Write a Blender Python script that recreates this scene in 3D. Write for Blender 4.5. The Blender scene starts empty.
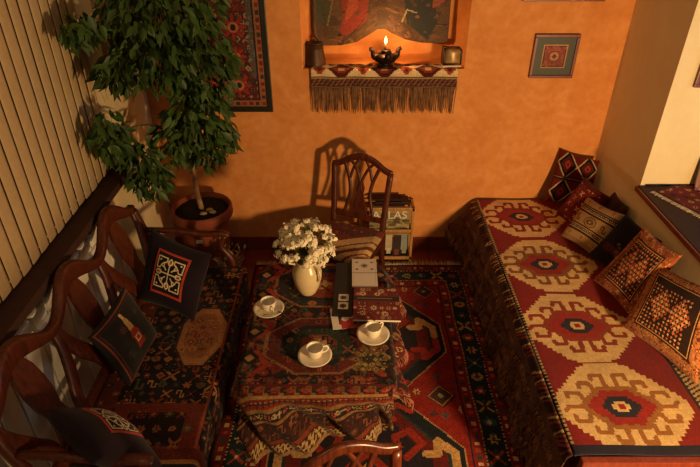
import bpy, bmesh, math, random
import numpy as np
from mathutils import Vector, Matrix, noise as mnoise

random.seed(7)
rng = np.random.default_rng(11)
COL = bpy.context.scene.collection
PI = math.pi

# ------------------------------------------------------------------ colour
def lin(h):
    if not isinstance(h, str):
        return np.array(h, dtype=float)
    h = h.lstrip('#')
    c = np.array([int(h[i:i + 2], 16) / 255 for i in (0, 2, 4)])
    return np.where(c <= .04045, c / 12.92, ((c + .055) / 1.055) ** 2.4)

# ------------------------------------------------------------------ materials
def new_mat(name):
    m = bpy.data.materials.new(name)
    m.use_nodes = True
    nt = m.node_tree
    return m, nt, nt.nodes['Principled BSDF']

def mat(name, col, rough=.6, metal=0., var=.12, scale=12., bump=0., bscale=60., spec=.4):
    m, nt, p = new_mat(name)
    c = lin(col)
    tc = nt.nodes.new('ShaderNodeTexCoord')
    nz = nt.nodes.new('ShaderNodeTexNoise')
    nz.inputs['Scale'].default_value = scale
    nz.inputs['Detail'].default_value = 5
    nt.links.new(tc.outputs['Object'], nz.inputs['Vector'])
    r = nt.nodes.new('ShaderNodeValToRGB')
    r.color_ramp.elements[0].position = .3
    r.color_ramp.elements[1].position = .7
    r.color_ramp.elements[0].color = (*np.clip(c * (1 - var), 0, 1), 1)
    r.color_ramp.elements[1].color = (*np.clip(c * (1 + var), 0, 1), 1)
    nt.links.new(nz.outputs['Fac'], r.inputs['Fac'])
    nt.links.new(r.outputs['Color'], p.inputs['Base Color'])
    p.inputs['Roughness'].default_value = rough
    p.inputs['Metallic'].default_value = metal
    p.inputs['Specular IOR Level'].default_value = spec
    if bump:
        n2 = nt.nodes.new('ShaderNodeTexNoise')
        n2.inputs['Scale'].default_value = bscale
        n2.inputs['Detail'].default_value = 4
        nt.links.new(tc.outputs['Object'], n2.inputs['Vector'])
        b = nt.nodes.new('ShaderNodeBump')
        b.inputs['Strength'].default_value = bump
        b.inputs['Distance'].default_value = .01
        nt.links.new(n2.outputs['Fac'], b.inputs['Height'])
        nt.links.new(b.outputs['Normal'], p.inputs['Normal'])
    return m

def wood(name, c1, c2, rough=.35, stretch=(14, 14, 1.5), coat=.15):
    m, nt, p = new_mat(name)
    tc = nt.nodes.new('ShaderNodeTexCoord')
    mp = nt.nodes.new('ShaderNodeMapping')
    mp.inputs['Scale'].default_value = stretch
    nz = nt.nodes.new('ShaderNodeTexNoise')
    nz.inputs['Scale'].default_value = 5
    nz.inputs['Detail'].default_value = 6
    nz.inputs['Distortion'].default_value = .8
    r = nt.nodes.new('ShaderNodeValToRGB')
    r.color_ramp.elements[0].position = .3
    r.color_ramp.elements[1].position = .72
    r.color_ramp.elements[0].color = (*lin(c1), 1)
    r.color_ramp.elements[1].color = (*lin(c2), 1)
    nt.links.new(tc.outputs['Object'], mp.inputs['Vector'])
    nt.links.new(mp.outputs['Vector'], nz.inputs['Vector'])
    nt.links.new(nz.outputs['Fac'], r.inputs['Fac'])
    nt.links.new(r.outputs['Color'], p.inputs['Base Color'])
    p.inputs['Roughness'].default_value = rough
    p.inputs['Coat Weight'].default_value = coat
    p.inputs['Coat Roughness'].default_value = .25
    return m

def textile(name, rough=.95, bump=.5, wscale=260., var=.22, spec=.12):
    m, nt, p = new_mat(name)
    at = nt.nodes.new('ShaderNodeAttribute')
    at.attribute_name = 'Col'
    tc = nt.nodes.new('ShaderNodeTexCoord')
    nz = nt.nodes.new('ShaderNodeTexNoise')
    nz.inputs['Scale'].default_value = wscale
    nz.inputs['Detail'].default_value = 2
    n3 = nt.nodes.new('ShaderNodeTexNoise')
    n3.inputs['Scale'].default_value = 9
    n3.inputs['Detail'].default_value = 4
    nt.links.new(tc.outputs['Object'], nz.inputs['Vector'])
    nt.links.new(tc.outputs['Object'], n3.inputs['Vector'])
    ad = nt.nodes.new('ShaderNodeMath'); ad.operation = 'ADD'
    nt.links.new(nz.outputs['Fac'], ad.inputs[0]); nt.links.new(n3.outputs['Fac'], ad.inputs[1])
    mr = nt.nodes.new('ShaderNodeMapRange')
    mr.inputs['From Min'].default_value = .6; mr.inputs['From Max'].default_value = 1.4
    mr.inputs['To Min'].default_value = 1 - var; mr.inputs['To Max'].default_value = 1 + var
    nt.links.new(ad.outputs[0], mr.inputs['Value'])
    mx = nt.nodes.new('ShaderNodeVectorMath'); mx.operation = 'SCALE'
    nt.links.new(at.outputs['Color'], mx.inputs[0])
    nt.links.new(mr.outputs['Result'], mx.inputs['Scale'])
    nt.links.new(mx.outputs['Vector'], p.inputs['Base Color'])
    p.inputs['Roughness'].default_value = rough
    p.inputs['Specular IOR Level'].default_value = spec
    p.inputs['Sheen Weight'].default_value = .08
    b = nt.nodes.new('ShaderNodeBump')
    b.inputs['Strength'].default_value = bump
    b.inputs['Distance'].default_value = .003
    nt.links.new(nz.outputs['Fac'], b.inputs['Height'])
    nt.links.new(b.outputs['Normal'], p.inputs['Normal'])
    return m

def tile_mat(name, c1, c2, grout, w, h, rough=.4):
    m, nt, p = new_mat(name)
    tc = nt.nodes.new('ShaderNodeTexCoord')
    br = nt.nodes.new('ShaderNodeTexBrick')
    br.offset = 0
    br.inputs['Scale'].default_value = 1
    br.inputs['Brick Width'].default_value = w
    br.inputs['Row Height'].default_value = h
    br.inputs['Mortar Size'].default_value = .004
    br.inputs['Mortar Smooth'].default_value = .2
    br.inputs['Color1'].default_value = (*lin(c1), 1)
    br.inputs['Color2'].default_value = (*lin(c2), 1)
    br.inputs['Mortar'].default_value = (*lin(grout), 1)
    nt.links.new(tc.outputs['Object'], br.inputs['Vector'])
    nz = nt.nodes.new('ShaderNodeTexNoise')
    nz.inputs['Scale'].default_value = 14
    nt.links.new(tc.outputs['Object'], nz.inputs['Vector'])
    mr = nt.nodes.new('ShaderNodeMapRange')
    mr.inputs['To Min'].default_value = .75; mr.inputs['To Max'].default_value = 1.25
    nt.links.new(nz.outputs['Fac'], mr.inputs['Value'])
    mx = nt.nodes.new('ShaderNodeVectorMath'); mx.operation = 'SCALE'
    nt.links.new(br.outputs['Color'], mx.inputs[0]); nt.links.new(mr.outputs['Result'], mx.inputs['Scale'])
    nt.links.new(mx.outputs['Vector'], p.inputs['Base Color'])
    p.inputs['Roughness'].default_value = rough
    b = nt.nodes.new('ShaderNodeBump'); b.invert = True
    b.inputs['Strength'].default_value = .4; b.inputs['Distance'].default_value = .003
    nt.links.new(br.outputs['Fac'], b.inputs['Height'])
    nt.links.new(b.outputs['Normal'], p.inputs['Normal'])
    return m

def plaster(name, c1, c2, c3, s1=5., s2=22., rough=.85):
    m, nt, p = new_mat(name)
    tc = nt.nodes.new('ShaderNodeTexCoord')
    a = nt.nodes.new('ShaderNodeTexNoise'); a.inputs['Scale'].default_value = s1
    a.inputs['Detail'].default_value = 6; a.inputs['Distortion'].default_value = 1.0
    b = nt.nodes.new('ShaderNodeTexNoise'); b.inputs['Scale'].default_value = s2
    b.inputs['Detail'].default_value = 6
    nt.links.new(tc.outputs['Object'], a.inputs['Vector']); nt.links.new(tc.outputs['Object'], b.inputs['Vector'])
    mm = nt.nodes.new('ShaderNodeMix'); mm.data_type = 'FLOAT'
    mm.inputs[0].default_value = .4
    nt.links.new(a.outputs['Fac'], mm.inputs[2]); nt.links.new(b.outputs['Fac'], mm.inputs[3])
    r = nt.nodes.new('ShaderNodeValToRGB')
    e = r.color_ramp.elements
    e[0].position = .36; e[0].color = (*lin(c1), 1)
    e[1].position = .64; e[1].color = (*lin(c3), 1)
    x = e.new(.5); x.color = (*lin(c2), 1)
    nt.links.new(mm.outputs[0], r.inputs['Fac'])
    nt.links.new(r.outputs['Color'], p.inputs['Base Color'])
    p.inputs['Roughness'].default_value = rough
    p.inputs['Specular IOR Level'].default_value = .2
    bu = nt.nodes.new('ShaderNodeBump'); bu.inputs['Strength'].default_value = .15
    bu.inputs['Distance'].default_value = .006
    nt.links.new(b.outputs['Fac'], bu.inputs['Height']); nt.links.new(bu.outputs['Normal'], p.inputs['Normal'])
    return m

def emit(name, col, strength):
    m, nt, p = new_mat(name)
    p.inputs['Base Color'].default_value = (*lin(col), 1)
    p.inputs['Emission Color'].default_value = (*lin(col), 1)
    p.inputs['Emission Strength'].default_value = strength
    return m

def glass(name, col, rough=.05):
    m, nt, p = new_mat(name)
    p.inputs['Base Color'].default_value = (*lin(col), 1)
    p.inputs['Transmission Weight'].default_value = 1
    p.inputs['Roughness'].default_value = rough
    return m

MAHOG = wood('mahogany', '#341409', '#602813', .42, coat=.05)
MAHOG_L = wood('polished_mahogany', '#4a1d0c', '#7c3716', .3)
DARKWOOD = wood('dark_wood', '#24100a', '#3d1d10', .5)
SILLWOOD = wood('dark_sill_wood', '#2e150a', '#42200f', .8, (2, 14, 14), 0)
REDWOOD = wood('red_wood', '#5a2010', '#7d3318', .4)
PINE = wood('light_pine', '#9a6a34', '#c4914f', .5)
CREAMW = plaster('cream_wall_paint', '#d8c294', '#dbc698', '#dec99d', 3, 18)
ORANGEW = plaster('orange_sponged_paint', '#cb8041', '#d38a4a', '#dc9656', 5, 26)
FLOORT = tile_mat('terracotta_floor_tile', '#74301d', '#84381f', '#451c14', .2, .2, .32)
BASET = tile_mat('terracotta_baseboard_tile', '#6a2a1a', '#783120', '#3a1a12', .2, .3, .4)
TEX = textile('woven_wool')
PRINT = textile('printed_paper', .6, .05, 60., .06, .3)
CERAMIC = mat('glazed_ceramic', '#e9dcc0', .18, 0, .03, 6, spec=.5)
JUGCER = mat('cream_stoneware', '#d8c394', .25, 0, .08, 9, spec=.5)
TERRA = mat('terracotta', '#7d3c1f', .8, 0, .18, 10, .2, 40)
SOIL = mat('potting_soil', '#1d130c', 1, 0, .4, 40, .8, 60)
LEAF = mat('leaf_green', '#344a1a', .5, 0, .5, 5, spec=.3)
BARK = mat('pale_bark', '#a8845a', .8, 0, .25, 25, .3, 60)
BLIND = mat('blind_fabric', '#c4a87a', .9, 0, .06, 30, .15, 300)
BRONZE = mat('dark_bronze', '#2b1d14', .45, .7, .3, 20, .2, 50)
PEWTER = mat('worn_pewter', '#4a3422', .5, .6, .3, 15, .2, 50)
WAX = mat('candle_wax', '#5a3a1e', .5, 0, .1)
BLACKM = mat('black_card', '#0f0b08', .5, 0, .2)
WHITEP = mat('white_paper', '#e3d8c2', .7, 0, .04)
NAVYC = mat('dark_purple_cloth', '#221a24', .95, 0, .2, 40, .3, 300, .1)
BLACKC = mat('black_cloth', '#16110f', .95, 0, .2, 40, .3, 300, .1)
BROWNC = mat('brown_cloth', '#402417', .95, 0, .2, 40, .3, 300, .1)
RADW = mat('white_enamel', '#ece5d6', .35, 0, .04)
PETAL = mat('cream_petals', '#ece0bd', .8, 0, .12, 60)
STEMG = mat('dry_green_stems', '#5c5a28', .8, 0, .3, 30)
STRAW = mat('dry_straw', '#a08a5c', .9, 0, .3, 30)
FRINGE_D = mat('dark_wool_fringe', '#7c5438', 1, 0, .6, 14)
FRINGE_M = mat('brown_wool_fringe', '#7a5638', 1, 0, .4, 30)
FRINGE_C = mat('cream_cotton_fringe', '#cdb48a', 1, 0, .3, 30)
FRINGE_P = mat('rose_cotton_fringe', '#a4604a', 1, 0, .35, 30)
STEEL = mat('steel', '#b0a898', .25, 1, .05)
PICGLASS = mat('picture_mat_green', '#3a3c2e', .5, 0, .08)
FLAME = emit('flame', '#ffb050', 30)

# ------------------------------------------------------------------ objects
def link(o, parent=None):
    COL.objects.link(o)
    if parent is not None:
        o.parent = parent
    return o

def tag(o, label=None, cat=None, group=None, kind=None):
    if label: o['label'] = label
    if cat: o['category'] = cat
    if group: o['group'] = group
    if kind: o['kind'] = kind
    return o

def empty(name, loc, label, cat, group=None, rz=0.):
    o = bpy.data.objects.new(name, None)
    o.empty_display_size = .05
    o.location = loc
    o.rotation_euler = (0, 0, rz)
    link(o)
    return tag(o, label, cat, group)

def part_world(o, parent):
    """parent a world-built mesh while keeping the place it was built in"""
    o.parent = parent
    o.matrix_parent_inverse = parent_matrix(parent).inverted()

def parent_matrix(o):
    m = Matrix.LocRotScale(o.location, o.rotation_euler, o.scale)
    if o.parent:
        m = parent_matrix(o.parent) @ o.matrix_parent_inverse @ m
    return m

class MB:
    def __init__(s):
        s.bm = bmesh.new()
    def box(s, x0, x1, y0, y1, z0, z1, bev=0.):
        b = bmesh.new()
        bmesh.ops.create_cube(b, size=1)
        for v in b.verts:
            v.co = Vector(((x0 + x1) / 2 + v.co.x * (x1 - x0), (y0 + y1) / 2 + v.co.y * (y1 - y0), (z0 + z1) / 2 + v.co.z * (z1 - z0)))
        if bev:
            bmesh.ops.bevel(b, geom=list(b.edges), offset=bev, segments=2, affect='EDGES', profile=.6)
        s.add(b)
        return s
    def add(s, b, M=None):
        me = bpy.data.meshes.new('tmp')
        b.to_mesh(me); b.free()
        if M is not None: me.transform(M)
        s.bm.from_mesh(me)
        bpy.data.meshes.remove(me)
        return s
    def sweep(s, pts, w, t=None, up=(0, 0, 1), n=10, sq=2.0, cap=True):
        """superelliptic section swept along pts; w across, t along 'up'"""
        pts = [Vector(p) for p in pts]
        k = len(pts)
        if t is None: t = w
        ws = w if hasattr(w, '__len__') else [w] * k
        ts = t if hasattr(t, '__len__') else [t] * k
        up = Vector(up)
        rings = []
        for i, p in enumerate(pts):
            d = (pts[min(i + 1, k - 1)] - pts[max(i - 1, 0)]).normalized()
            u = up - d * up.dot(d)
            if u.length < 1e-4:
                u = Vector((1, 0, 0)) - d * d.x
            u.normalize()
            sd = d.cross(u).normalized()
            ring = []
            for j in range(n):
                a = 2 * PI * (j + .5) / n
                c, q = math.cos(a), math.sin(a)
                cx = math.copysign(abs(c) ** (2 / sq), c); qy = math.copysign(abs(q) ** (2 / sq), q)
                ring.append(s.bm.verts.new(p + sd * cx * ws[i] / 2 + u * qy * ts[i] / 2))
            rings.append(ring)
        for i in range(k - 1):
            for j in range(n):
                f = s.bm.faces.new((rings[i][j], rings[i][(j + 1) % n], rings[i + 1][(j + 1) % n], rings[i + 1][j]))
                f.smooth = True
        if cap:
            s.bm.faces.new(rings[0][::-1]); s.bm.faces.new(rings[-1])
        return s
    def lathe(s, prof, n=32, c=(0, 0, 0), wob=None):
        rings = []
        for (r, z) in prof:
            rings.append([s.bm.verts.new((c[0] + r * math.cos(2 * PI * j / n), c[1] + r * math.sin(2 * PI * j / n), c[2] + z)) for j in range(n)])
        for i in range(len(rings) - 1):
            for j in range(n):
                f = s.bm.faces.new((rings[i][j], rings[i][(j + 1) % n], rings[i + 1][(j + 1) % n], rings[i + 1][j]))
                f.smooth = True
        s.bm.faces.new(rings[0][::-1]); s.bm.faces.new(rings[-1])
        return s
    def prism(s, outline, y0, y1):
        """outline in x,z extruded along y"""
        a = [s.bm.verts.new((x, y0, z)) for x, z in outline]
        b = [s.bm.verts.new((x, y1, z)) for x, z in outline]
        k = len(a)
        for i in range(k):
            s.bm.faces.new((a[i], a[(i + 1) % k], b[(i + 1) % k], b[i]))
        s.bm.faces.new(a[::-1]); s.bm.faces.new(b)
        return s
    def ball(s, c, r, sub=1, sc=(1, 1, 1)):
        b = bmesh.new()
        bmesh.ops.create_icosphere(b, subdivisions=sub, radius=1)
        for v in b.verts:
            v.co = Vector((c[0] + v.co.x * r * sc[0], c[1] + v.co.y * r * sc[1], c[2] + v.co.z * r * sc[2]))
        for f in b.faces: f.smooth = True
        return s.add(b)
    def build(s, name, m, parent=None, kind=None):
        bmesh.ops.recalc_face_normals(s.bm, faces=list(s.bm.faces))
        me = bpy.data.meshes.new(name)
        s.bm.to_mesh(me); s.bm.free()
        me.materials.append(m)
        o = bpy.data.objects.new(name, me)
        link(o, parent)
        if kind: o['kind'] = kind
        return o

def spline(ctrl, n=6):
    P = [Vector(p) for p in ctrl]
    P = [P[0] * 2 - P[1]] + P + [P[-1] * 2 - P[-2]]
    out = []
    for i in range(1, len(P) - 2):
        for k in range(n):
            t = k / n
            a, b, c, d = P[i - 1], P[i], P[i + 1], P[i + 2]
            out.append(.5 * ((2 * b) + (c - a) * t + (2 * a - 5 * b + 4 * c - d) * t * t + (3 * b - a - 3 * c + d) * t ** 3))
    out.append(P[-2])
    return out

def lerp_list(vals, n):
    k = len(vals) - 1
    return [np.interp(i / (n - 1) * k, range(k + 1), vals) for i in range(n)]

# ------------------------------------------------------------------ woven pattern canvas (metres)
class CV:
    def __init__(s, w, h, res, base):
        s.w, s.h = w, h
        s.nu, s.nv = max(2, int(round(w / res))), max(2, int(round(h / res)))
        s.X, s.Y = np.meshgrid((np.arange(s.nu) + .5) / s.nu * w, (np.arange(s.nv) + .5) / s.nv * h)
        s.a = np.zeros((s.nv, s.nu, 3)); s.a[:] = lin(base)
        s.clip = np.ones((s.nv, s.nu), bool)
    def put(s, m, c):
        s.a[m & s.clip] = lin(c)
    def rect(s, x0, y0, x1, y1, c):
        s.put((s.X >= x0) & (s.X < x1) & (s.Y >= y0) & (s.Y < y1), c)
    def dia(s, cx, cy, rx, ry, c, c2=None, k=.5):
        d = np.abs(s.X - cx) / rx + np.abs(s.Y - cy) / ry
        s.put(d <= 1, c)
        if c2 is not None: s.put(d <= k, c2)
    def hexa(s, cx, cy, rx, ry, cut, c):
        """elongated octagon: box rx,ry with corners cut"""
        ax, ay = np.abs(s.X - cx), np.abs(s.Y - cy)
        s.put((ax <= rx) & (ay <= ry) & (ax / rx + ay / ry <= 2 - cut), c)
    def ell(s, cx, cy, rx, ry, c):
        s.put(((s.X - cx) / rx) ** 2 + ((s.Y - cy) / ry) ** 2 <= 1, c)
    def ros(s, cx, cy, r, c1, c2, k=6):
        dx, dy = s.X - cx, s.Y - cy
        d = np.hypot(dx, dy); th = np.arctan2(dy, dx)
        s.put(d <= r * (.72 + .28 * np.cos(k * th)), c1)
        s.put(d <= r * .35, c2)
    def line(s, pts, wd, c):
        m = np.zeros(s.X.shape, bool)
        for (x0, y0), (x1, y1) in zip(pts[:-1], pts[1:]):
            L2 = (x1 - x0) ** 2 + (y1 - y0) ** 2 + 1e-12
            t = np.clip(((s.X - x0) * (x1 - x0) + (s.Y - y0) * (y1 - y0)) / L2, 0, 1)
            m |= np.hypot(s.X - x0 - t * (x1 - x0), s.Y - y0 - t * (y1 - y0)) <= wd / 2
        s.put(m, c)
    def poly(s, pts, c):
        m = np.zeros(s.X.shape, bool)
        k = len(pts)
        for i in range(k):
            x0, y0 = pts[i]; x1, y1 = pts[(i + 1) % k]
            if y0 == y1: continue
            cond = ((y0 > s.Y) != (y1 > s.Y)) & (s.X < (x1 - x0) * (s.Y - y0) / (y1 - y0) + x0)
            m ^= cond
        s.put(m, c)
        return m
    def ring(s, i0, i1, c):
        d = np.minimum(np.minimum(s.X, s.w - s.X), np.minimum(s.Y, s.h - s.Y))
        s.put((d >= i0) & (d < i1), c)
    def along(s, inset, period, fn):
        """call fn(x, y, k, horiz) at even steps round the frame line at an inset"""
        k = 0
        nx = max(1, int(round((s.w - 2 * inset) / period)))
        for i in range(nx + 1):
            x = inset + (s.w - 2 * inset) * i / nx
            fn(x, inset, i, True); fn(x, s.h - inset, i, True)
        ny = max(1, int(round((s.h - 2 * inset) / period)))
        for i in range(1, ny):
            y = inset + (s.h - 2 * inset) * i / ny
            fn(inset, y, i, False); fn(s.w - inset, y, i, False)
    def dots(s, inset, period, r, cols):
        s.along(inset, period, lambda x, y, k, h: s.rect(x - r, y - r, x + r, y + r, cols[k % len(cols)]))
    def speck(s, amt=.2):
        s.a *= (1 + amt * (rng.random(s.a.shape[:2])[..., None] - .5) * 2)
        # abrash: slow drift of the dye lots from row to row
        row = np.cumsum(rng.normal(0, .03, s.nv)); row -= row.mean()
        s.a *= (1 + np.clip(row, -.15, .15))[:, None, None]
        s.a = np.clip(s.a, 0, 1)

def motif(cv, x, y, r, kind, c1, c2):
    k = kind % 6
    if k == 0: cv.dia(x, y, r, r, c1, c2)
    elif k == 1: cv.ros(x, y, r, c1, c2)
    elif k == 2:
        cv.line([(x - r, y - r), (x + r, y + r)], r * .45, c1); cv.line([(x - r, y + r), (x + r, y - r)], r * .45, c1)
        cv.rect(x - r * .3, y - r * .3, x + r * .3, y + r * .3, c2)
    elif k == 3:
        cv.line([(x - r, y), (x - r, y + r), (x, y + r), (x, y - r), (x + r, y - r), (x + r, y)], r * .42, c1)
    elif k == 4:
        cv.hexa(x, y, r, r * .8, .6, c1); cv.dia(x, y, r * .5, r * .5, c2)
    else:
        cv.line([(x, y - r), (x, y + r)], r * .35, c1); cv.line([(x - r, y), (x + r, y)], r * .35, c1)
        for a, b in ((-1, -1), (1, 1), (-1, 1), (1, -1)):
            cv.rect(x + a * r * .7 - r * .2, y + b * r * .7 - r * .2, x + a * r * .7 + r * .2, y + b * r * .7 + r * .2, c2)

def scatter(cv, x0, y0, x1, y1, step, r, pal, kinds=range(6), jit=.15):
    nx, ny = max(1, int((x1 - x0) / step)), max(1, int((y1 - y0) / step))
    for j in range(ny):
        for i in range(nx):
            x = x0 + (x1 - x0) * (i + .5 + (.5 * (j % 2) - .25)) / nx + random.uniform(-jit, jit) * step
            y = y0 + (y1 - y0) * (j + .5) / ny
            a, b = random.sample(pal, 2)
            motif(cv, x, y, r * random.uniform(.7, 1.15), random.choice(list(kinds)), a, b)

def sheet(name, fn, cv, m, parent=None, nu=None, nv=None, thick=0., smooth=True):
    """grid mesh of cv cells; fn(u, v) -> xyz arrays; woven colours per face"""
    nu = nu or cv.nu; nv = nv or cv.nv
    U, V = np.meshgrid(np.arange(nu + 1) / nu, np.arange(nv + 1) / nv)
    P = np.stack([np.broadcast_to(q, U.shape) for q in fn(U, V)], -1).reshape(-1, 3)
    return grid_mesh(name, P, nu, nv, cv, m, parent, thick, smooth)

def grid_mesh(name, P, nu, nv, cv, m, parent, thick, smooth, mask=None):
    i, j = np.meshgrid(np.arange(nu), np.arange(nv))
    a = (j * (nu + 1) + i).ravel()
    F = np.stack([a, a + 1, a + nu + 2, a + nu + 1], -1)
    ci = np.clip(((i + .5) / nu * cv.nu).astype(int), 0, cv.nu - 1).ravel()
    cj = np.clip(((j + .5) / nv * cv.nv).astype(int), 0, cv.nv - 1).ravel()
    cols = cv.a[cj, ci]
    me = bpy.data.meshes.new(name)
    nf = len(F)
    me.vertices.add(len(P)); me.vertices.foreach_set('co', P.astype(np.float32).ravel())
    me.loops.add(nf * 4); me.loops.foreach_set('vertex_index', F.astype(np.int32).ravel())
    me.polygons.add(nf)
    me.polygons.foreach_set('loop_start', (np.arange(nf) * 4).astype(np.int32))
    me.polygons.foreach_set('use_smooth', np.full(nf, smooth))
    me.update(calc_edges=True)
    at = me.attributes.new('Col', 'FLOAT_COLOR', 'CORNER')
    cc = np.concatenate([np.repeat(cols, 4, axis=0), np.ones((nf * 4, 1))], 1)
    at.data.foreach_set('color', cc.astype(np.float32).ravel())
    me.validate()
    me.materials.append(m)
    o = bpy.data.objects.new(name, me)
    link(o, parent)
    if thick:
        md = o.modifiers.new('thickness', 'SOLIDIFY')
        md.thickness = thick; md.offset = -1
    return o

def cushion(name, BL, BR, TR, TL, cv, back, thick, label, group=None, cat='cushion', sag=.04, patches=()):
    """stuffed cushion spanning four world corners; front carries the woven pattern"""
    BL, BR, TR, TL = map(np.array, (BL, BR, TR, TL))
    ctr = (BL + BR + TR + TL) / 4
    n = np.cross(BR - BL, TL - BL); n = n / np.linalg.norm(n)
    root = empty(name, tuple(float(q) for q in ctr), label, cat, group)
    def surf(sign, lift=0.):
        def f(U, V):
            # corners stay pointed, edges draw in
            eu = sag * np.sin(PI * V) * (1 - 2 * U); ev = sag * np.sin(PI * U) * (1 - 2 * V)
            u2 = U + eu; v2 = V + ev
            B = BL[None, None] * ((1 - u2) * (1 - v2))[..., None] + BR * (u2 * (1 - v2))[..., None] + TR * (u2 * v2)[..., None] + TL * ((1 - u2) * v2)[..., None]
            prof = (np.clip(16 * U * (1 - U) * V * (1 - V), 0, 1)) ** .38
            wr = .05 * np.sin(9 * U + 4 * V + ctr[1] * 7) * np.sin(7 * V - 3 * U + ctr[0] * 5)
            B = B + n * (sign * thick / 2 * prof * (1 + wr) + lift)[..., None] - ctr
            return B[..., 0], B[..., 1], B[..., 2]
        return f
    fr = sheet('front_cover', surf(1), cv, TEX, root)
    for (nm, u0, v0, u1, v1, pc_) in patches:
        sheet(nm, lambda U, V: surf(1, .0035)(u0 + U * (u1 - u0), v0 + V * (v1 - v0)), pc_, TEX, fr, thick=.003)
    bc = CV(cv.w, cv.h, max(cv.w, cv.h) / 24, back); bc.speck(.12)
    bk = sheet('back_cover', surf(-1), bc, TEX, root)
    bk.data.flip_normals()
    return root

# ------------------------------------------------------------------ the room shell
def struct(name, mb, m, label=None):
    o = mb.build(name, m); o['kind'] = 'structure'
    o['label'] = label or name.replace('_', ' ')
    return o

YB = 3.6          # plane of the orange wall
XR = 1.725         # plane of the pier at right
XL = -1.34        # plane of the pale wall beside the plant
struct('floor', MB().box(-1.7, 2.5, .2, 4.0, -.06, 0), FLOORT, 'terracotta tiled floor')
# orange wall with the candle niche cut in
NX0, NX1, NZ0, ND = -.305, .735, 1.40, .25
w = MB()
w.box(-1.7, NX0, YB, YB + .4, 0, 2.9)
w.box(NX1, 2.5, YB, YB + .4, 0, 2.9)
w.box(NX0, NX1, YB, YB + .4, 0, NZ0)
w.box(NX0, NX1, YB, YB + .4, 2.35, 2.9)
w.box(NX0, NX1, YB + ND, YB + .4, NZ0, 2.35)
# splayed cheeks of the niche
for x, sx in ((NX0, 1), (NX1, -1)):
    b = bmesh.new()
    pts = [(x, YB + .001), (x + sx * .055, YB + ND), (x, YB + ND)]
    lo = [b.verts.new((p[0], p[1], NZ0)) for p in pts]; hi = [b.verts.new((p[0], p[1], 2.35)) for p in pts]
    for i in range(3):
        b.faces.new((lo[i], lo[(i + 1) % 3], hi[(i + 1) % 3], hi[i]))
    b.faces.new(lo); b.faces.new(hi)
    w.add(b)
struct('wall_back', w, ORANGEW, 'orange sponge painted wall with niche')
struct('baseboard_back', MB().box(XL, .9, YB - .012, YB, 0, .115, .003), BASET, 'red tile baseboard')
# left wall: pale pier beside the plant, then the window bay behind the blinds
w = MB()
w.box(-1.7, XL, 3.08, YB, 0, 2.9)
w.box(-1.7, -1.47, .2, 3.08, 0, 2.9)
struct('wall_left', w, CREAMW, 'pale cream wall')
struct('trim_1', MB().box(-1.468, -1.322, .6, 3.075, .925, .968, .006), SILLWOOD, 'dark wood window board under the blinds')
# right wall: pier, parapet under the sill, deep window reveal
w = MB()
w.box(XR, 2.5, 2.955, YB, 0, 2.9)
w.box(XR, 2.32, 1.15, 2.955, 0, .872)
struct('wall_right', w, CREAMW, 'cream wall with deep window recess')
w = MB().box(2.32, 2.5, 1.15, 2.955, 0, .9)
w.box(2.32, 2.5, 1.15, 2.955, 2.3, 2.9)
w.box(2.32, 2.42, 1.15, 1.25, .9, 2.3); w.box(2.32, 2.42, 2.87, 2.955, .9, 2.3); w.box(2.32, 2.42, 2.02, 2.10, .9, 2.3)
w.box(2.32, 2.42, 1.15, 2.955, .9, .97); w.box(2.32, 2.42, 1.15, 2.955, 2.22, 2.3)
win = struct('window_1', w, DARKWOOD, 'window at the back of the recess')
pane = MB().box(2.36, 2.366, 1.25, 2.87, .97, 2.22).build('pane', glass('window_glass', '#dfe6ea'), win)
s = MB().box(XR - .018, 2.32, 1.15, 2.953, .872, .90, .005)
struct('trim_2', s, SILLWOOD, 'dark wood sill of the window recess')
struct('trim_3', MB().box(XR - .03, XR - .018, 1.15, 2.953, .868, .896, .003), REDWOOD, 'red wood nosing of the sill')

# ------------------------------------------------------------------ vertical blinds
bl = empty('vertical_blind', (-1.425, 1.7, .97), 'long cream fabric vertical blind hanging over the left window', 'blind')
ys = np.arange(.62, 3.05, .086)
rail = MB().box(-.03, .015, -1.1, 1.37, 1.46, 1.51, .005).build('head_rail', RADW, bl)
for k, y in enumerate(ys):
    b = bmesh.new()
    hw = .0415; tw = math.radians(-2.5 + random.uniform(-1.5, 1.5))
    n = 6; rows = []
    top, bot = 1.46, random.uniform(.005, .016)
    for zz in np.linspace(bot, top, 9):
        row = []
        for i in range(n + 1):
            q = -1 + 2 * i / n
            dy = q * hw * math.cos(tw); dx = q * hw * math.sin(tw) + .003 * (1 - q * q)
            row.append(b.verts.new((dx, y - 1.7 + dy, zz)))
        rows.append(row)
    for r0, r1 in zip(rows[:-1], rows[1:]):
        for i in range(n):
            f = b.faces.new((r0[i], r0[i + 1], r1[i + 1], r1[i])); f.smooth = True
    sl = MB().add(b).build('slat', BLIND, bl)
    md = sl.modifiers.new('thickness', 'SOLIDIFY'); md.thickness = .0016

w = MB().box(-1.4695, -1.462, .25, 3.05, 1.0, 2.45)
win2 = struct('window_2', w, mat('night_glass', '#0c0a0a', .25, 0, .1), 'dark window behind the blinds')
m = MB()
for y in (.25, .87, 1.49, 2.11, 2.73):
    m.box(-1.465, -1.458, y, y + .04, .97, 2.45, .001)
m.build('sash', DARKWOOD, win2)

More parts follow.
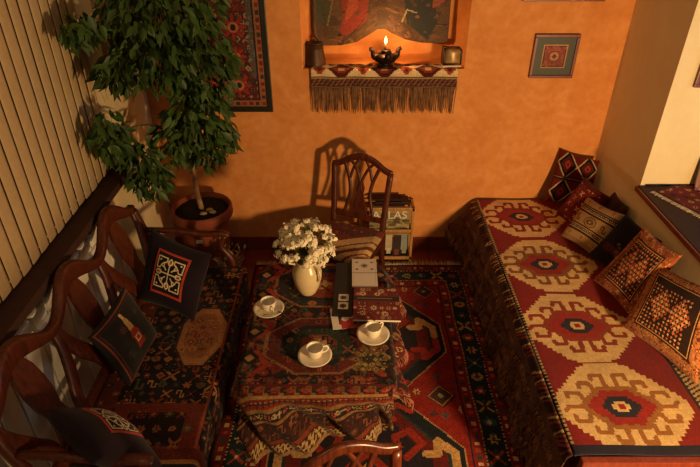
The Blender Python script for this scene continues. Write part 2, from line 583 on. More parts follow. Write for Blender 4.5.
# ------------------------------------------------------------------ radiator below the window board
rd = empty('radiator', (-1.40, 1.95, 0), 'white sectional radiator under the dark window board behind the settee', 'radiator')
for k in range(12):
    y = -.72 + k * .128
    m = MB().box(-.045, .045, y - .054, y + .054, .14, .87, .012)
    m.box(.045, .058, y - .058, y + .058, .19, .80, .005)
    m.box(-.03, .03, y - .059, y + .059, .79, .85, .005)
    m.build('section', RADW, rd)
for z in (.18, .82):
    MB().sweep([(0, -.78, z), (0, .78, z)], .035).build('header_pipe', RADW, rd)
for y in (-.7, .7):
    MB().box(-.02, .02, y - .02, y + .02, 0, .15, .003).build('foot', RADW, rd)

# ------------------------------------------------------------------ carved chairs
def shield_ribs(mbs_parent, m, x0, x1, z0, zc, yb, yt, axis='x', base=0.):
    pass

def make_chair(loc, rz, label, seat_cv, wood_m):
    r = empty('carved_chair', loc, label, 'chair', None, rz)
    W = .195; zs = .45
    def by(z):                       # lean of the back
        return .19 + .085 * max(0, (z - .43)) / .48
    # front legs tapered, rear legs run up into the stiles
    for s in (-1, 1):
        MB().sweep([(s * .19, -.19, 0), (s * .19, -.19, .42)], [.028, .042], [.028, .042], sq=4).build('leg', wood_m, r)
        MB().sweep(spline([(s * .175, .25, 0), (s * .178, .205, .22), (s * .18, .19, .43)]), .036, .036, (0, 1, 0), sq=4).build('leg', wood_m, r)
        pts = spline([(s * .18, by(.43), .43), (s * .184, by(.6), .60), (s * .198, by(.84), .845)])
        MB().sweep(pts, .038, .030, (0, 1, 0), sq=4).build('stile', wood_m, r)
    f = MB().box(-.205, .205, -.21, -.185, .37, .43, .004).box(-.19, .19, .175, .205, .37, .43, .004)
    f.box(-.205, -.18, -.2, .2, .37, .43, .004).box(.18, .205, -.2, .2, .37, .43, .004)
    f.build('seat_frame', wood_m, r)
    # upholstered seat, slightly domed
    w2, d2 = .215, .205
    def sf(U, V):
        x = (U - .5) * 2 * w2 * (1 - .06 * V); y = -d2 - .01 + V * 2 * d2
        e = np.clip(np.minimum(np.minimum(U, 1 - U), np.minimum(V, 1 - V)) / .1, 0, 1)
        return x, y, .433 + .032 * (1 - (1 - e) ** 2) + .012 * np.sin(PI * U) * np.sin(PI * V)
    st = sheet('seat', sf, seat_cv, TEX, r, thick=.03)
    # arched crest rail
    cr = spline([(-.205, by(.85), .842), (-.15, by(.86), .862), (-.075, by(.9), .905), (0, by(.92), .922), (.075, by(.9), .905), (.15, by(.86), .862), (.205, by(.85), .842)], 5)
    MB().sweep(cr, .026, lerp_list([.046, .042, .046, .052, .046, .042, .046], len(cr)), (0, 0, 1), sq=3).build('crest_rail', wood_m, r)
    MB().box(-.185, .185, by(.52) - .012, by(.52) + .012, .50, .535, .004).build('back_rail', wood_m, r)
    def P(x, z): return (x, by(z) - .002, z)
    for s in (-1, 1):
        a = spline([P(s * .125, .875), P(s * .085, .77), P(s * .07, .68), P(s * .085, .60), P(s * .105, .525)])
        MB().sweep(a, .024, .016, (0, 1, 0), sq=3).build('rib', wood_m, r)
        b_ = spline([P(s * .085, .895), P(s * .04, .84), P(s * .004, .75), P(s * .012, .69)])
        MB().sweep(b_, .020, .016, (0, 1, 0), sq=3).build('rib', wood_m, r)
        c_ = spline([P(s * .02, .912), P(s * .055, .85), P(s * .078, .77)])
        MB().sweep(c_, .019, .015, (0, 1, 0), sq=3).build('rib', wood_m, r)
    # pierced vase splat
    out = [(-.014, .755), (-.028, .715), (-.022, .68), (-.038, .62), (-.062, .53), (.062, .53), (.038, .62), (.022, .68), (.028, .715), (.014, .755)]
    sp = MB()
    bm = sp.bm
    fr = [bm.verts.new((x, by(z) - .009, z)) for x, z in out]; bk = [bm.verts.new((x, by(z) + .007, z)) for x, z in out]
    for i in range(len(out)):
        j = (i + 1) % len(out); bm.faces.new((fr[i], fr[j], bk[j], bk[i]))
    bm.faces.new(fr); bm.faces.new(bk)
    sp.build('splat', wood_m, r)
    for s in (-1, 1):
        MB().sweep([(s * .187, -.18, .2), (s * .178, .2, .2)], .02, .025, sq=4).build('stretcher', wood_m, r)
    return r

cv = CV(.43, .42, .006, '#6e2c1c')
scatter(cv, 0, .08, .43, .42, .06, .024, ['#8e3a22', '#40302c', '#a8784a', '#5a2018', '#7a4a30'], (1, 4, 0))
def band(cv, off, wd, c):            # slanting flat-woven stripes
    t = (cv.X * .62 + cv.Y * -.78)
    cv.put((t > off) & (t < off + wd), c)
band(cv, .0, .4, '#b8925f'); band(cv, .06, .012, '#4a2a1c'); band(cv, .105, .03, '#5c3a26'); band(cv, .17, .012, '#6e2c1c'); band(cv, .2, .02, '#7a5a38')
cv.speck(.15)
make_chair((-.028, 3.05, 0), math.radians(-24), 'carved mahogany chair with kilim seat standing by the orange wall', cv, MAHOG)
cv2 = CV(.43, .42, .007, '#a9793f')
scatter(cv2, 0, 0, .43, .42, .07, .03, ['#5a2018', '#3a2318', '#c9a468', '#7a4a30'])
cv2.speck(.15)
make_chair((.068, .866, 0), math.radians(22), 'carved mahogany chair in the foreground, only its curved crest rail showing', cv2, MAHOG_L)

# ------------------------------------------------------------------ settee with three shield backs
st = empty('settee', (-.92, 2.02, 0), 'long mahogany settee with three carved shield backs below the blinds', 'bench')
def S(mb, name, parent=st, m=MAHOG):
    o = mb.build(name, m)
    part_world(o, parent)
    return o
Y0, Y1 = 1.26, 2.78
S(MB().box(-1.17, -.66, Y0, Y1, .36, .43, .006), 'seat_frame')
for x in (-.69, -1.14):
    for y in (Y0 + .03, Y1 - .03):
        S(MB().sweep([(x, y, 0), (x, y, .38)], [.034, .05], [.034, .05], sq=4), 'leg')
def bx(z): return -1.13 - .150 * (z - .43) / .5
cen = [2.525, 2.02, 1.515]; half = .2525
ymin, ymax = cen[2] - half, cen[0] + half
yy = np.linspace(ymin, ymax, 61)
rz_ = []; rt = []
for y in yy:
    ph = (y - ymin) / (2 * half) * 2 * PI
    rz_.append(.888 - .046 * math.cos(ph)); rt.append(.05 + .055 * ((1 - math.cos(ph)) / 2) ** 1.5)
S(MB().sweep([(bx(z), y, z) for y, z in zip(yy, rz_)], .046, rt, (0, 0, 1), n=12, sq=4), 'crest_rail')
S(MB().box(bx(.5) - .014, bx(.5) + .014, Y0, Y1, .47, .51, .004), 'back_rail')
for c in cen:
    for s in (-1, 1):
        # balloon sides of each shield
        a = spline([(bx(.83), c + s * .246, .825), (bx(.76), c + s * .235, .76), (bx(.66), c + s * .19, .66), (bx(.56), c + s * .13, .56), (bx(.46), c + s * .11, .45)])
        S(MB().sweep(a, lerp_list([.05, .062, .075, .07, .05], len(a)), .030, (1, 0, 0), sq=3), 'shield_side')
    out = [(-.05, .94), (-.04, .90), (-.062, .84), (-.068, .77), (-.064, .70), (-.045, .64), (-.05, .59), (-.085, .50), (.085, .50), (.05, .59), (.045, .64), (.064, .70), (.068, .77), (.062, .84), (.04, .90), (.05, .94)]
    mb = MB(); bm = mb.bm
    fr = [bm.verts.new((bx(z) + .008, c + q, z)) for q, z in out]; bk = [bm.verts.new((bx(z) - .008, c + q, z)) for q, z in out]
    for i in range(len(out)):
        j = (i + 1) % len(out); bm.faces.new((fr[i], fr[j], bk[j], bk[i]))
    bm.faces.new(fr); bm.faces.new(bk)
    S(mb, 'splat')
for y, sg in ((ymin, -1), (ymax, 1)):
    a = spline([(bx(.82), y, .83), (bx(.72), y + sg * .005, .72), (bx(.6), y, .58), (bx(.45), y - sg * .005, .40)])
    S(MB().sweep(a, .042, .04, (1, 0, 0), sq=3), 'post')
    a = spline([(bx(.70), y, .70), (-1.02, y, .69), (-.86, y, .67), (-.76, y, .675), (-.715, y, .66)])
    S(MB().sweep(a, lerp_list([.03, .036, .045, .05, .04], len(a)), .03, (0, 0, 1), sq=3), 'arm_rest')
    a = spline([(-.74, y, .66), (-.77, y, .58), (-.72, y, .49), (-.71, y, .40)])
    S(MB().sweep(a, .034, .034, (0, 1, 0), sq=3), 'arm_support')

# rug laid along the settee seat
L, Wd = 1.46, .70
cv = CV(Wd, L, .0065, '#19130f')
pal = ['#6e2c1c', '#8a5230', '#24282a', '#9c6a3c', '#51201a', '#4a4630']
scatter(cv, 0, 0, Wd, L, .055, .024, pal)
cv.rect(0, 0, .09, L, '#5a241a'); scatter(cv, 0, 0, .09, L, .05, .02, ['#9c6a3c', '#24282a', '#81402a'])
cv.rect(.10, .15, .50, .42, '#66281a'); cv.rect(.17, .20, .43, .37, '#241612'); scatter(cv, .14, .17, .46, .40, .06, .024, ['#8a5230', '#6e2c1c', '#4a4630'])
for yc in (.87,):
    cv.hexa(.385, yc, .125, .215, .6, '#3a2018'); cv.hexa(.385, yc, .115, .205, .6, '#96643a'); cv.hexa(.385, yc, .085, .16, .6, '#83522e')
    cv.clip = (np.abs(cv.X - .37) < .075) & (np.abs(cv.Y - yc) < .12)
    scatter(cv, .29, yc - .13, .45, yc + .13, .05, .022, ['#5a3520', '#9c6a3c', '#6e2c1c'])
    cv.clip[:] = True
cv.rect(.50, 0, .515, L, '#7a3a24')
for y0, c in ((0, '#6e2c1c'), (.03, '#3a2018'), (.05, '#8a3a24'), (.1, '#2a2226'), (.12, '#9c6a3c'), (.135, '#5a241a')):
    cv.rect(0, y0, Wd, y0 + .05, c)
for i in range(24): motif(cv, .015 + i * .03, .085, .011, 2 + i % 2, '#b08a54', '#24282a')
cv.speck(.25)
def fsettee(U, V):
    d = U * Wd
    y = Y0 + .03 + V * L
    seat = .50
    x = np.where(d < seat, -1.15 + d, -.65 + .012 + .0 * d)
    over = np.clip(d - seat, 0, None)
    rr = .03
    ang = np.clip(over / rr, 0, PI / 2)
    x = np.where(d < seat, -1.15 + d, -.65 + rr * np.sin(ang)) + np.where(over > rr * PI / 2, .012 * np.sin(V * 23) * np.clip((over - .04) / .1, 0, 1), 0)
    z = .444 - np.where(d < seat, 0, rr * (1 - np.cos(ang)) + np.clip(over - rr * PI / 2, 0, None))
    z = z + np.where(d < seat, .004 * np.sin(V * 17 + d * 9), 0)
    return x, y, z
rug = sheet('settee_rug', fsettee, cv, TEX, thick=.006)
tag(rug, 'dark blue and red rug with tan octagons spread over the settee seat', 'rug')

# ------------------------------------------------------------------ settee cushions
def patch(cv, x0, y0, x1, y1):
    cv.rect(x0, y0, x1, y1, '#a83c2c'); e = (x1 - x0) * .06
    cv.rect(x0 + e, y0 + e, x1 - e, y1 - e, '#1a1412')
    cx, cy, r = (x0 + x1) / 2, (y0 + y1) / 2, (x1 - x0) / 2 - e
    c = '#d9c79c'; t = r * .07
    cv.line([(cx - r * .62, cy), (cx + r * .62, cy)], t, c); cv.line([(cx, cy - r * .62), (cx, cy + r * .62)], t, c)
    for a in range(4):
        co, si = math.cos(a * PI / 2), math.sin(a * PI / 2)
        T = lambda p: (cx + (p[0] * co - p[1] * si) * r, cy + (p[0] * si + p[1] * co) * r)
        # tear drop on each arm and the curling corner figure
        cv.line([T(p) for p in [(.5, 0), (.6, .12), (.8, .12), (.9, 0), (.8, -.12), (.6, -.12), (.5, 0)]], t, c)
        cv.ell(*T((.7, 0)), r * .07, r * .07, '#b04a34')
        cv.line([T(p) for p in [(.9, .24), (.9, .88), (.24, .88)]], t, c)
        cv.line([T(p) for p in [(.9, .24), (.66, .26), (.58, .42), (.42, .58), (.26, .66), (.24, .88)]], t, c)
        cv.line([T(p) for p in [(.58, .42), (.36, .34), (.2, .2)]], t, c); cv.line([T(p) for p in [(.42, .58), (.34, .36)]], t, c)
        cv.ell(*T((.72, .72)), r * .06, r * .06, c)
cv = CV(.42, .42, .006, '#1d131c'); cv.speck(.12)
pcv = CV(.23, .26, .0035, '#1a1412'); patch(pcv, 0, 0, .23, .26); pcv.speck(.1)
cushion('embroidered_cushion', (-1.145, 2.36, .51), (-.82, 2.23, .475), (-.755, 2.52, .70), (-1.10, 2.63, .80), cv, '#1d131c', .18,
        'dark purple cushion with square embroidered patch at the far end of the settee', 'cushions on the settee', patches=[('embroidered_patch', .28, .18, .82, .82, pcv)])
cv = CV(.40, .40, .004, '#24221f'); cv.ring(.012, .022, '#7a3a2c'); cv.ring(.03, .036, '#4a2a24')
scatter(cv, .05, .05, .35, .35, .1, .03, ['#4a2a2c', '#3a3238', '#59322c'], (1, 3))
cv.poly([(.17, .10), (.235, .10), (.24, .2), (.225, .23), (.18, .23), (.165, .2)], '#8c2a22'); cv.poly([(.18, .23), (.225, .23), (.22, .30), (.21, .33), (.195, .33), (.185, .30)], '#b08a54')
cv.line([(.203, .33), (.203, .35)], .02, '#c9a868'); cv.rect(.18, .14, .225, .185, '#c9a868'); cv.rect(.188, .15, .217, .176, '#8c2a22')
cv.speck(.15)
cushion('bottle_motif_cushion', (-1.01, 1.78, .475), (-.985, 2.13, .475), (-1.125, 2.20, .73), (-1.14, 1.80, .76), cv, '#202226', .11,
        'slate blue cushion with embroidered bottle figure leaning on the middle settee back', 'cushions on the settee')
cv = CV(.42, .42, .006, '#22151d'); cv.speck(.12)
pcv = CV(.24, .24, .0035, '#1a1412'); patch(pcv, 0, 0, .24, .24); pcv.speck(.1)
cushion('embroidered_cushion', (-.74, 1.36, .48), (-1.04, 1.60, .50), (-1.10, 1.36, .82), (-.86, 1.20, .76), cv, '#22151d', .15,
        'dark purple embroidered cushion at the near end of the settee, its patch seen edge on', 'cushions on the settee', patches=[('embroidered_patch', .26, .21, .83, .78, pcv)])

# ------------------------------------------------------------------ floor rug
RX0, RX1, RY0, RY1 = -.70, .875, .75, 3.38
cw, ch = RX1 - RX0, RY1 - RY0
cv = CV(cw, ch, .0085, '#7e1d12')
RED, NAVY, CRM, TEAL = '#7e1d12', '#1a1d22', '#b08f5e', '#233232'
# field
mid = cw / 2
for k, yc in enumerate((2.60 - RY0, 1.67 - RY0, .74 - RY0)):
    def hx(rx, ry, fy, c):
        cv.poly([(mid - rx, yc - fy), (mid - rx, yc + fy), (mid - rx * .36, yc + ry), (mid + rx * .36, yc + ry), (mid + rx, yc + fy), (mid + rx, yc - fy), (mid + rx * .36, yc - ry), (mid - rx * .36, yc - ry)], c)
    hx(.50, .465, .12, '#a07a4a'); hx(.492, .458, .118, NAVY); hx(.42, .40, .09, TEAL); hx(.405, .385, .085, '#5e1a14')
    hx(.33, .31, .06, '#231c22')
    for sx in (-1, 1):
        for sy in (-1, 1):
            # latch-hook scrolls in the dark hexagon
            X = lambda q: mid + sx * q
            Yq = lambda q: yc + sy * q
            cv.line([(X(.44), Yq(.02)), (X(.44), Yq(.10)), (X(.36), Yq(.17)), (X(.36), Yq(.10)), (X(.30), Yq(.10))], .045, '#b38a52' if sy > 0 else '#8e2a1a')
            cv.line([(X(.20), Yq(.08)), (X(.28), Yq(.16)), (X(.22), Yq(.24)), (X(.14), Yq(.2)), (X(.16), Yq(.14))], .038, '#8e2a1a')
            cv.line([(X(.24), Yq(.36)), (X(.17), Yq(.41)), (X(.10), Yq(.36)), (X(.14), Yq(.31))], .032, '#9c2f1c')
            cv.ros(X(.08), Yq(.26), .03, '#a07a4a', '#5e1a14')
    cv.dia(mid, yc, .13, .13, '#8e2a1a', NAVY); cv.dia(mid, yc, .04, .04, '#a07a4a')
for yc in (3.06 - RY0, 2.135 - RY0, 1.205 - RY0):
    for sx in (-1, 1):
        x = mid + sx * .42
        cv.dia(x, yc, .085, .085, '#2a1a16'); cv.dia(x, yc, .073, .073, '#a07a4a'); cv.dia(x, yc, .065, .065, '#4a1a14'); cv.dia(x, yc, .04, .04, '#26343a'); cv.dia(x, yc, .018, .018, '#a07a4a')
        for dx, dy, c in ((.0, .14, '#2c4a50'), (.0, -.14, '#2c4a50'), (-.13, .03, CRM), (.1, .1, '#33484a'), (.1, -.1, CRM), (-.06, -.12, '#26343a')):
            cv.ros(x + sx * dx, yc + dy, .026, c, '#5e1a14')
# borders, from the outside in
cv.ring(0, .018, '#2a1412'); cv.ring(.018, .075, '#6a1a14'); cv.ring(.075, .083, '#14161c')
cv.ring(.083, .19, '#1b2628'); cv.ring(.19, .198, '#a07a4a'); cv.ring(.198, .255, '#701a12'); cv.ring(.255, .266, '#1a1a20')
cv.dots(.046, .05, .012, ['#a86a44', '#2c3f46', '#9a3a2a', '#c0a070'])
cv.dots(.0785, .022, .004, ['#b09468']); cv.dots(.194, .022, .004, ['#2a1412'])
cv.along(.137, .105, lambda x, y, k, h: motif(cv, x, y, .034, (1, 4, 2)[k % 3], ['#8a3426', '#9c8450', '#2f4c4c', '#a07a4a'][k % 4], ['#c0a070', '#5e1a14'][k % 2]))
cv.along(.137, .0525, lambda x, y, k, h: motif(cv, x, y, .014, 0, '#33504a' if k % 2 else '#6a3024', '#1b2628') if k % 2 else None)
cv.dots(.226, .04, .011, ['#b8946a', '#26343a', '#8e3a2a'])
cv.speck(.28)
frug = sheet('floor_rug', lambda U, V: (RX0 + U * cw + .004 * np.sin(V * 31), RY0 + V * ch + .003 * np.sin(U * 17), .009 + .002 * np.sin(U * 19 + V * 13)), cv, TEX, thick=.007)
tag(frug, 'large red and navy hexagon rug lying on the tiled floor under the table', 'rug')
fb = MB()
for i in range(260):
    x = RX0 + (i + .5) / 260 * cw + random.uniform(-.002, .002)
    l = random.uniform(.04, .07); dx = random.uniform(-.012, .012)
    fb.sweep([(x, RY1 - .004, .010), (x + dx * .5, RY1 + l * .5, .007), (x + dx, RY1 + l, .004)], .005, .004, n=4)
f = fb.build('fringe', FRINGE_C, frug, 'stuff')

# ------------------------------------------------------------------ table and its draped rug
TX0, TX1, TY0, TY1, TZ = -.505, .195, 1.74, 2.72, .488
tb = empty('coffee_table', ((TX0 + TX1) / 2, (TY0 + TY1) / 2, 0), 'low wooden table hidden beneath the draped rug between settee and daybed', 'table')
cx, cy = (TX0 + TX1) / 2, (TY0 + TY1) / 2
MB().box(TX0 - cx, TX1 - cx, TY0 - cy, TY1 - cy, TZ - .035, TZ - .004, .008).build('tabletop', DARKWOOD, tb)
for sx in (-1, 1):
    for sy in (-1, 1):
        MB().sweep([(sx * .27, sy * .4, .0185), (sx * .28, sy * .41, TZ - .034)], [.035, .05], [.035, .05], sq=4).build('leg', DARKWOOD, tb)
HL, HR, HN, HF = .09, .17, .36, .05
cw, ch = (TX1 - TX0) + HL + HR, (TY1 - TY0) + HN + HF
cv = CV(cw, ch, .0065, '#2a1814')
pal = ['#7a2a1a', '#22282a', '#5e4428', '#8a5a36', '#3f4430', '#5a1e16', '#8a3f28', '#171412', '#6e2618']
scatter(cv, 0, 0, cw, ch, .075, .036, pal, (0, 1, 4)); scatter(cv, 0, 0, cw, ch, .055, .022, pal)
mx_ = HL + (TX1 - TX0) / 2
for yc, a, b in ((HN + .30, '#5e2218', '#2c3626'), (HN + .78, '#2a2826', '#6a2c1c')):
    for rx, ry, c in ((.27, .20, '#8a5a36'), (.255, .188, a), (.19, .14, '#1c1c1c'), (.16, .115, b), (.09, .07, '#7a3a28'), (.05, .04, '#a9844e')):
        cv.hexa(mx_, yc, rx, ry, .6, c)
    n0 = cv.a.copy()
    cv.clip = (np.abs(cv.X - mx_) / .25 + np.abs(cv.Y - yc) / .18 < 1.35)
    scatter(cv, mx_ - .27, yc - .2, mx_ + .27, yc + .2, .065, .021, pal)
    cv.clip[:] = True
    for sx in (-1, 1):
        for sy in (-1, 1):
            cv.line([(mx_ + sx * .30, yc + sy * .05), (mx_ + sx * .24, yc + sy * .14), (mx_ + sx * .31, yc + sy * .2)], .03, '#933624')
            cv.dia(mx_ + sx * .33, yc + sy * .09, .05, .05, '#1a1816', '#9a7042')
# yellow dotted sunburst, red clouds and the banded end
cv.ros(HL + .60, HN + .20, .10, '#6a5830', '#3a3020', 10); scatter(cv, HL + .52, HN + .12, HL + .68, HN + .28, .03, .013, ['#a88a4c', '#2a2418', '#8a7440'], (0, 1))
for x0, x1, c in ((0, .05, '#54201a'), (cw - .05, cw, '#5e261c')):
    cv.rect(x0, 0, x1, ch, c)
    for i in range(34): motif(cv, (x0 + x1) / 2, .02 + i * ch / 34, .016, i, '#a47848', '#23292b')
for y0, y1, c in ((0, .02, '#7a5a3c'), (.02, .075, '#3a2018'), (.075, .10, '#6a3020'), (.10, .20, '#331c18'), (.20, .215, '#74542f'), (.215, .255, '#2a2022'), (.255, .27, '#74542f'), (.27, .32, '#6a2418'), (.32, .335, '#86643a'), (.335, .40, '#581e16')):
    cv.rect(0, y0, cw, y1, c)
for i in range(40):
    x = (i + .5) * cw / 40
    cv.line([(x - .012, .024), (x, .047), (x + .012, .07)], .008, '#977a4e'); cv.line([(x + .012, .024), (x, .047), (x - .012, .07)], .008, '#977a4e')
    motif(cv, x, .235, .012, i, '#977a4e' if i % 3 else '#8e3a2a', '#26343a')
    motif(cv, x, .295, .013, 5, '#2a2022', '#86643a')
    motif(cv, x, .365, .02, (0, 4, 3)[i % 3], ['#1c2028', '#933624', '#74542f'][i % 3], '#54402a')
scatter(cv, 0, .1, cw, .2, .05, .02, ['#4a2a1c', '#5e3a24', '#231a1c', '#6a4028'])
cv.speck(.3)
def fcloth(U, V):
    x = TX0 - HL + U * cw; y = TY0 - HN + V * ch
    r = .09
    qx = np.clip(x, TX0 + r, TX1 - r); qy = np.clip(y, TY0 + r, TY1 - r)
    dx, dy = x - qx, y - qy
    d = np.hypot(dx, dy) + 1e-9
    nx, ny = dx / d, dy / d
    s = np.clip(d - r, 0, None)                       # cloth length past the table edge
    # front hem lies lower at the left than at the right
    k = np.where(dy < 0, 1.0 - .42 * np.clip((x - TX0) / (TX1 - TX0), -.1, 1.25) * np.clip(-dy / .1, 0, 1), 1)
    s = s * k
    rr = .022
    ang = np.clip(s / rr, 0, PI / 2)
    out = rr * np.sin(ang); dn = rr * (1 - np.cos(ang))
    rest = np.clip(s - rr * PI / 2, 0, None)
    fl = .30 + .10 * np.sin(x * 14 + y * 9)           # flare of the folds
    wv = .030 * np.sin(x * 21 + y * 17 + 1.0) + .016 * np.sin(x * 47 + 2 + y * 33)
    o2 = out + rest * fl + wv * np.clip(rest / .12, 0, 1)
    dn = dn + rest * .95
    X = qx + nx * (np.minimum(d, r) + o2); Y = qy + ny * (np.minimum(d, r) + o2)
    Zz = TZ + .004 - dn + np.where(s <= 0, .003 * np.sin(x * 23) * np.sin(y * 19), 0)
    return X, Y, np.maximum(Zz, .03)
tc = sheet('table_rug', fcloth, cv, TEX, thick=.005)
tag(tc, 'dark patterned rug draped over the coffee table like a tablecloth', 'rug')
# rose fringe along its right hem
P = np.array(fcloth(np.array([[1.0] * 130]), np.array([np.linspace(.26, .86, 130)])))[:, 0, :]
fb = MB()
for i in range(130):
    p = P[:, i]; l = random.uniform(.05, .09)
    fb.sweep([tuple(p), (p[0] + .012 + random.uniform(-.006, .01), p[1] + random.uniform(-.01, .01), p[2] - l * .5), (p[0] + .016, p[1] + random.uniform(-.015, .015), p[2] - l)], .005, .004, n=4)
fb.build('fringe', FRINGE_P, tc, 'stuff')
TOP = TZ + .0085

# ------------------------------------------------------------------ cups, saucers, spoon
CP = [(.0, .0), (.022, .0), (.026, .004), (.036, .02), (.040, .045), (.041, .060), (.0385, .060), (.037, .045), (.032, .02), (.02, .009), (.0, .008)]
SP = [(.0, .0), (.045, .0), (.05, .004), (.072, .012), (.082, .018), (.0825, .0205), (.070, .0155), (.046, .0085), (.03, .007), (.0, .007)]
def cup_set(x, y, rz, lc, ls):
    s = MB().lathe([(max(r, .0004), z) for r, z in SP], 40).build('saucer', CERAMIC)
    s.location = (x, y, TOP); tag(s, ls, 'saucer', 'saucers on the table')
    c = empty('coffee_cup', (x, y, TOP + .0078), lc, 'cup', 'cups on the table', rz)
    MB().lathe([(max(r, .0004), z) for r, z in CP], 36).build('body', CERAMIC, c)
    a = spline([(.037, 0, .052), (.056, 0, .054), (.066, 0, .040), (.056, 0, .022), (.034, 0, .016)])
    MB().sweep(a, .009, .006, (0, 1, 0)).build('handle', CERAMIC, c)
    return s
s1 = cup_set(-.432, 2.291, math.radians(-60), 'white coffee cup left of the flower jug, spoon beside it', 'white saucer with spoon, at the left end of the table')
s2 = cup_set(-.168, 1.946, math.radians(15), 'white coffee cup nearest the front of the table, handle turned right', 'white saucer nearest the front edge of the table')
s3 = cup_set(.116, 2.091, math.radians(40), 'white coffee cup just below the red patterned book', 'white saucer just below the red patterned book')
sp = empty('teaspoon', (-.432, 2.291, TOP + .016), 'small metal teaspoon on the left saucer', 'spoon')
MB().sweep([(.05, -.045, .006), (.02, -.056, .009), (-.02, -.062, .007)], [.005, .004, .005], [.002, .002, .002]).build('stem', STEEL, sp)
MB().ball((.058, -.040, .006), .012, 2, (1.25, .9, .3)).build('bowl', STEEL, sp)

# ------------------------------------------------------------------ jug of flowers
j = empty('stoneware_jug', (-.234, 2.452, TOP), 'cream stoneware jug holding dried white flowers', 'vase', None, math.radians(-22))
JP = [(.0005, 0), (.042, 0), (.048, .008), (.066, .05), (.078, .10), (.081, .135), (.074, .17), (.060, .192), (.056, .205), (.060, .216), (.056, .216), (.051, .205), (.055, .19), (.066, .165), (.07, .12), (.05, .03), (.0005, .02)]
MB().lathe(JP, 40).build('body', JUGCER, j)
a = spline([(.052, -.02, .20), (.088, -.035, .19), (.098, -.04, .15), (.078, -.03, .115)])
MB().sweep(a, .014, .012, (0, 0, 1)).build('handle', JUGCER, j)
a = spline([(-.056, -.036, .206), (-.072, -.05, .214), (-.08, -.055, .222)])
MB().sweep(a, [.05] + [.04] * (len(a) - 2) + [.02], .014, (0, 0, 1)).build('spout', JUGCER, j)
bq = empty('flower_bunch', (-.234, 2.452, TOP + .19), 'bunch of dried cream white flowers standing in the jug', 'flowers')
sm = MB(); heads = []
for k in range(95):
    th = random.uniform(0, 2 * PI); ph = math.acos(random.uniform(-.05, 1)); R = random.uniform(.8, 1.08)
    p = Vector((.158 * math.sin(ph) * math.cos(th) * R - .005, .17 * math.sin(ph) * math.sin(th) * R, .10 + .145 * math.cos(ph) * R))
    heads.append(p)
    sm.sweep(spline([(random.uniform(-.02, .02), random.uniform(-.02, .02), .0), (p.x * .35, p.y * .35, p.z * .6), tuple(p)], 3), .0035, .0035, n=5)
sm.build('stems', STEMG, bq)
lf = MB()
for k in range(170):
    p = random.choice(heads) * random.uniform(.55, .95)
    d = Vector((random.uniform(-1, 1), random.uniform(-1, 1), random.uniform(-.3, .8))).normalized() * random.uniform(.02, .04)
    e = d.cross(Vector((0, 0, 1))).normalized() * .006
    v = [lf.bm.verts.new(q) for q in (p, p + d * .5 + e, p + d, p + d * .5 - e)]
    lf.bm.faces.new(v)
lf.build('leaves', STEMG, bq)
variants = []
for q in range(5):
    m = MB()
    for k in range(9):
        c = Vector((random.gauss(0, .013), random.gauss(0, .013), random.gauss(0, .007)))
        if Vector((c.x, c.y)).length > .021: c *= .021 / c.length
        n = Vector((c.x * 2, c.y * 2, .03)).normalized()
        a0 = n.orthogonal().normalized(); b0 = n.cross(a0)
        ctr = m.bm.verts.new(c)
        rim = []
        for i in range(10):
            an = 2 * PI * i / 10; rr = .0105 if i % 2 == 0 else .006
            rim.append(m.bm.verts.new(c + (a0 * math.cos(an) + b0 * math.sin(an)) * rr * 1.12 + n * (.004 if i % 2 == 0 else .002)))
        for i in range(10):
            m.bm.faces.new((ctr, rim[i], rim[(i + 1) % 10]))
        m.ball(c + n * .002, .0035, 1)
    m.ball((0, 0, -.003), .017, 2, (1, 1, .55))
    me_o = m.build('flower_head', PETAL)
    variants.append(me_o.data); bpy.data.objects.remove(me_o)
for p in heads:
    o = bpy.data.objects.new('flower_head', random.choice(variants)); link(o, bq)
    o.location = p
    o.rotation_euler = p.normalized().to_track_quat('Z', 'Y').to_euler()
    o.scale = [random.uniform(.8, 1.15)] * 3

# ------------------------------------------------------------------ printed matter on the table
def slab(name, x0, x1, y0, y1, z0, h, rz, cv, m, label, cat, group=None):
    cx, cy = (x0 + x1) / 2, (y0 + y1) / 2
    r = empty(name, (cx, cy, z0), label, cat, group, math.radians(rz))
    hw, hd = (x1 - x0) / 2, (y1 - y0) / 2
    MB().box(-hw, hw, -hd, hd, .0004, h - .0005, min(.002, h * .3)).build('pages', m, r)
    sheet('cover', lambda U, V: (-hw + U * 2 * hw, -hd + V * 2 * hd, np.full(U.shape, h)), cv, PRINT, r, thick=.0006, smooth=False)
    return r
cv = CV(.11, .15, .003, '#e2d6c0'); cv.rect(.0, .1, .11, .15, '#d8c8aa'); cv.rect(.035, .03, .085, .095, '#16120f'); cv.rect(.045, .0, .11, .07, '#a8261c'); cv.ell(.07, .07, .018, .018, '#e2d6c0')
slab('leaflet', -.098, .014, 2.145, 2.31, TOP + .001, .002, 8, cv, WHITEP, 'white leaflet with black and red picture sticking out under the black folder', 'leaflet')
cv = CV(.115, .5, .004, '#0f0b08')
for y in (.055, .128):
    cv.rect(.03, y, .09, y + .06, '#d8cbb2'); cv.ell(.06, y + .03, .02, .02, '#57503f'); cv.dia(.06, y + .03, .013, .013, '#15110f')
cv.speck(.1)
slab('black_folder', -.088, .018, 2.235, 2.71, TOP + .004, .008, -2, cv, BLACKM, 'long black folder with two white stickers beside the flower jug', 'folder')
cv = CV(.145, .27, .0022, '#ded2bc')
cv.rect(0, .125, .145, .135, '#a89a80')
for x, y, r in ((.072, .20, .026), (.028, .235, .012), (.117, .235, .012), (.028, .165, .012), (.117, .165, .012)):
    cv.ros(x, y, r, '#8a7a74', '#5a3a34', 8)
cv.ring(.008, .011, '#b8a890')
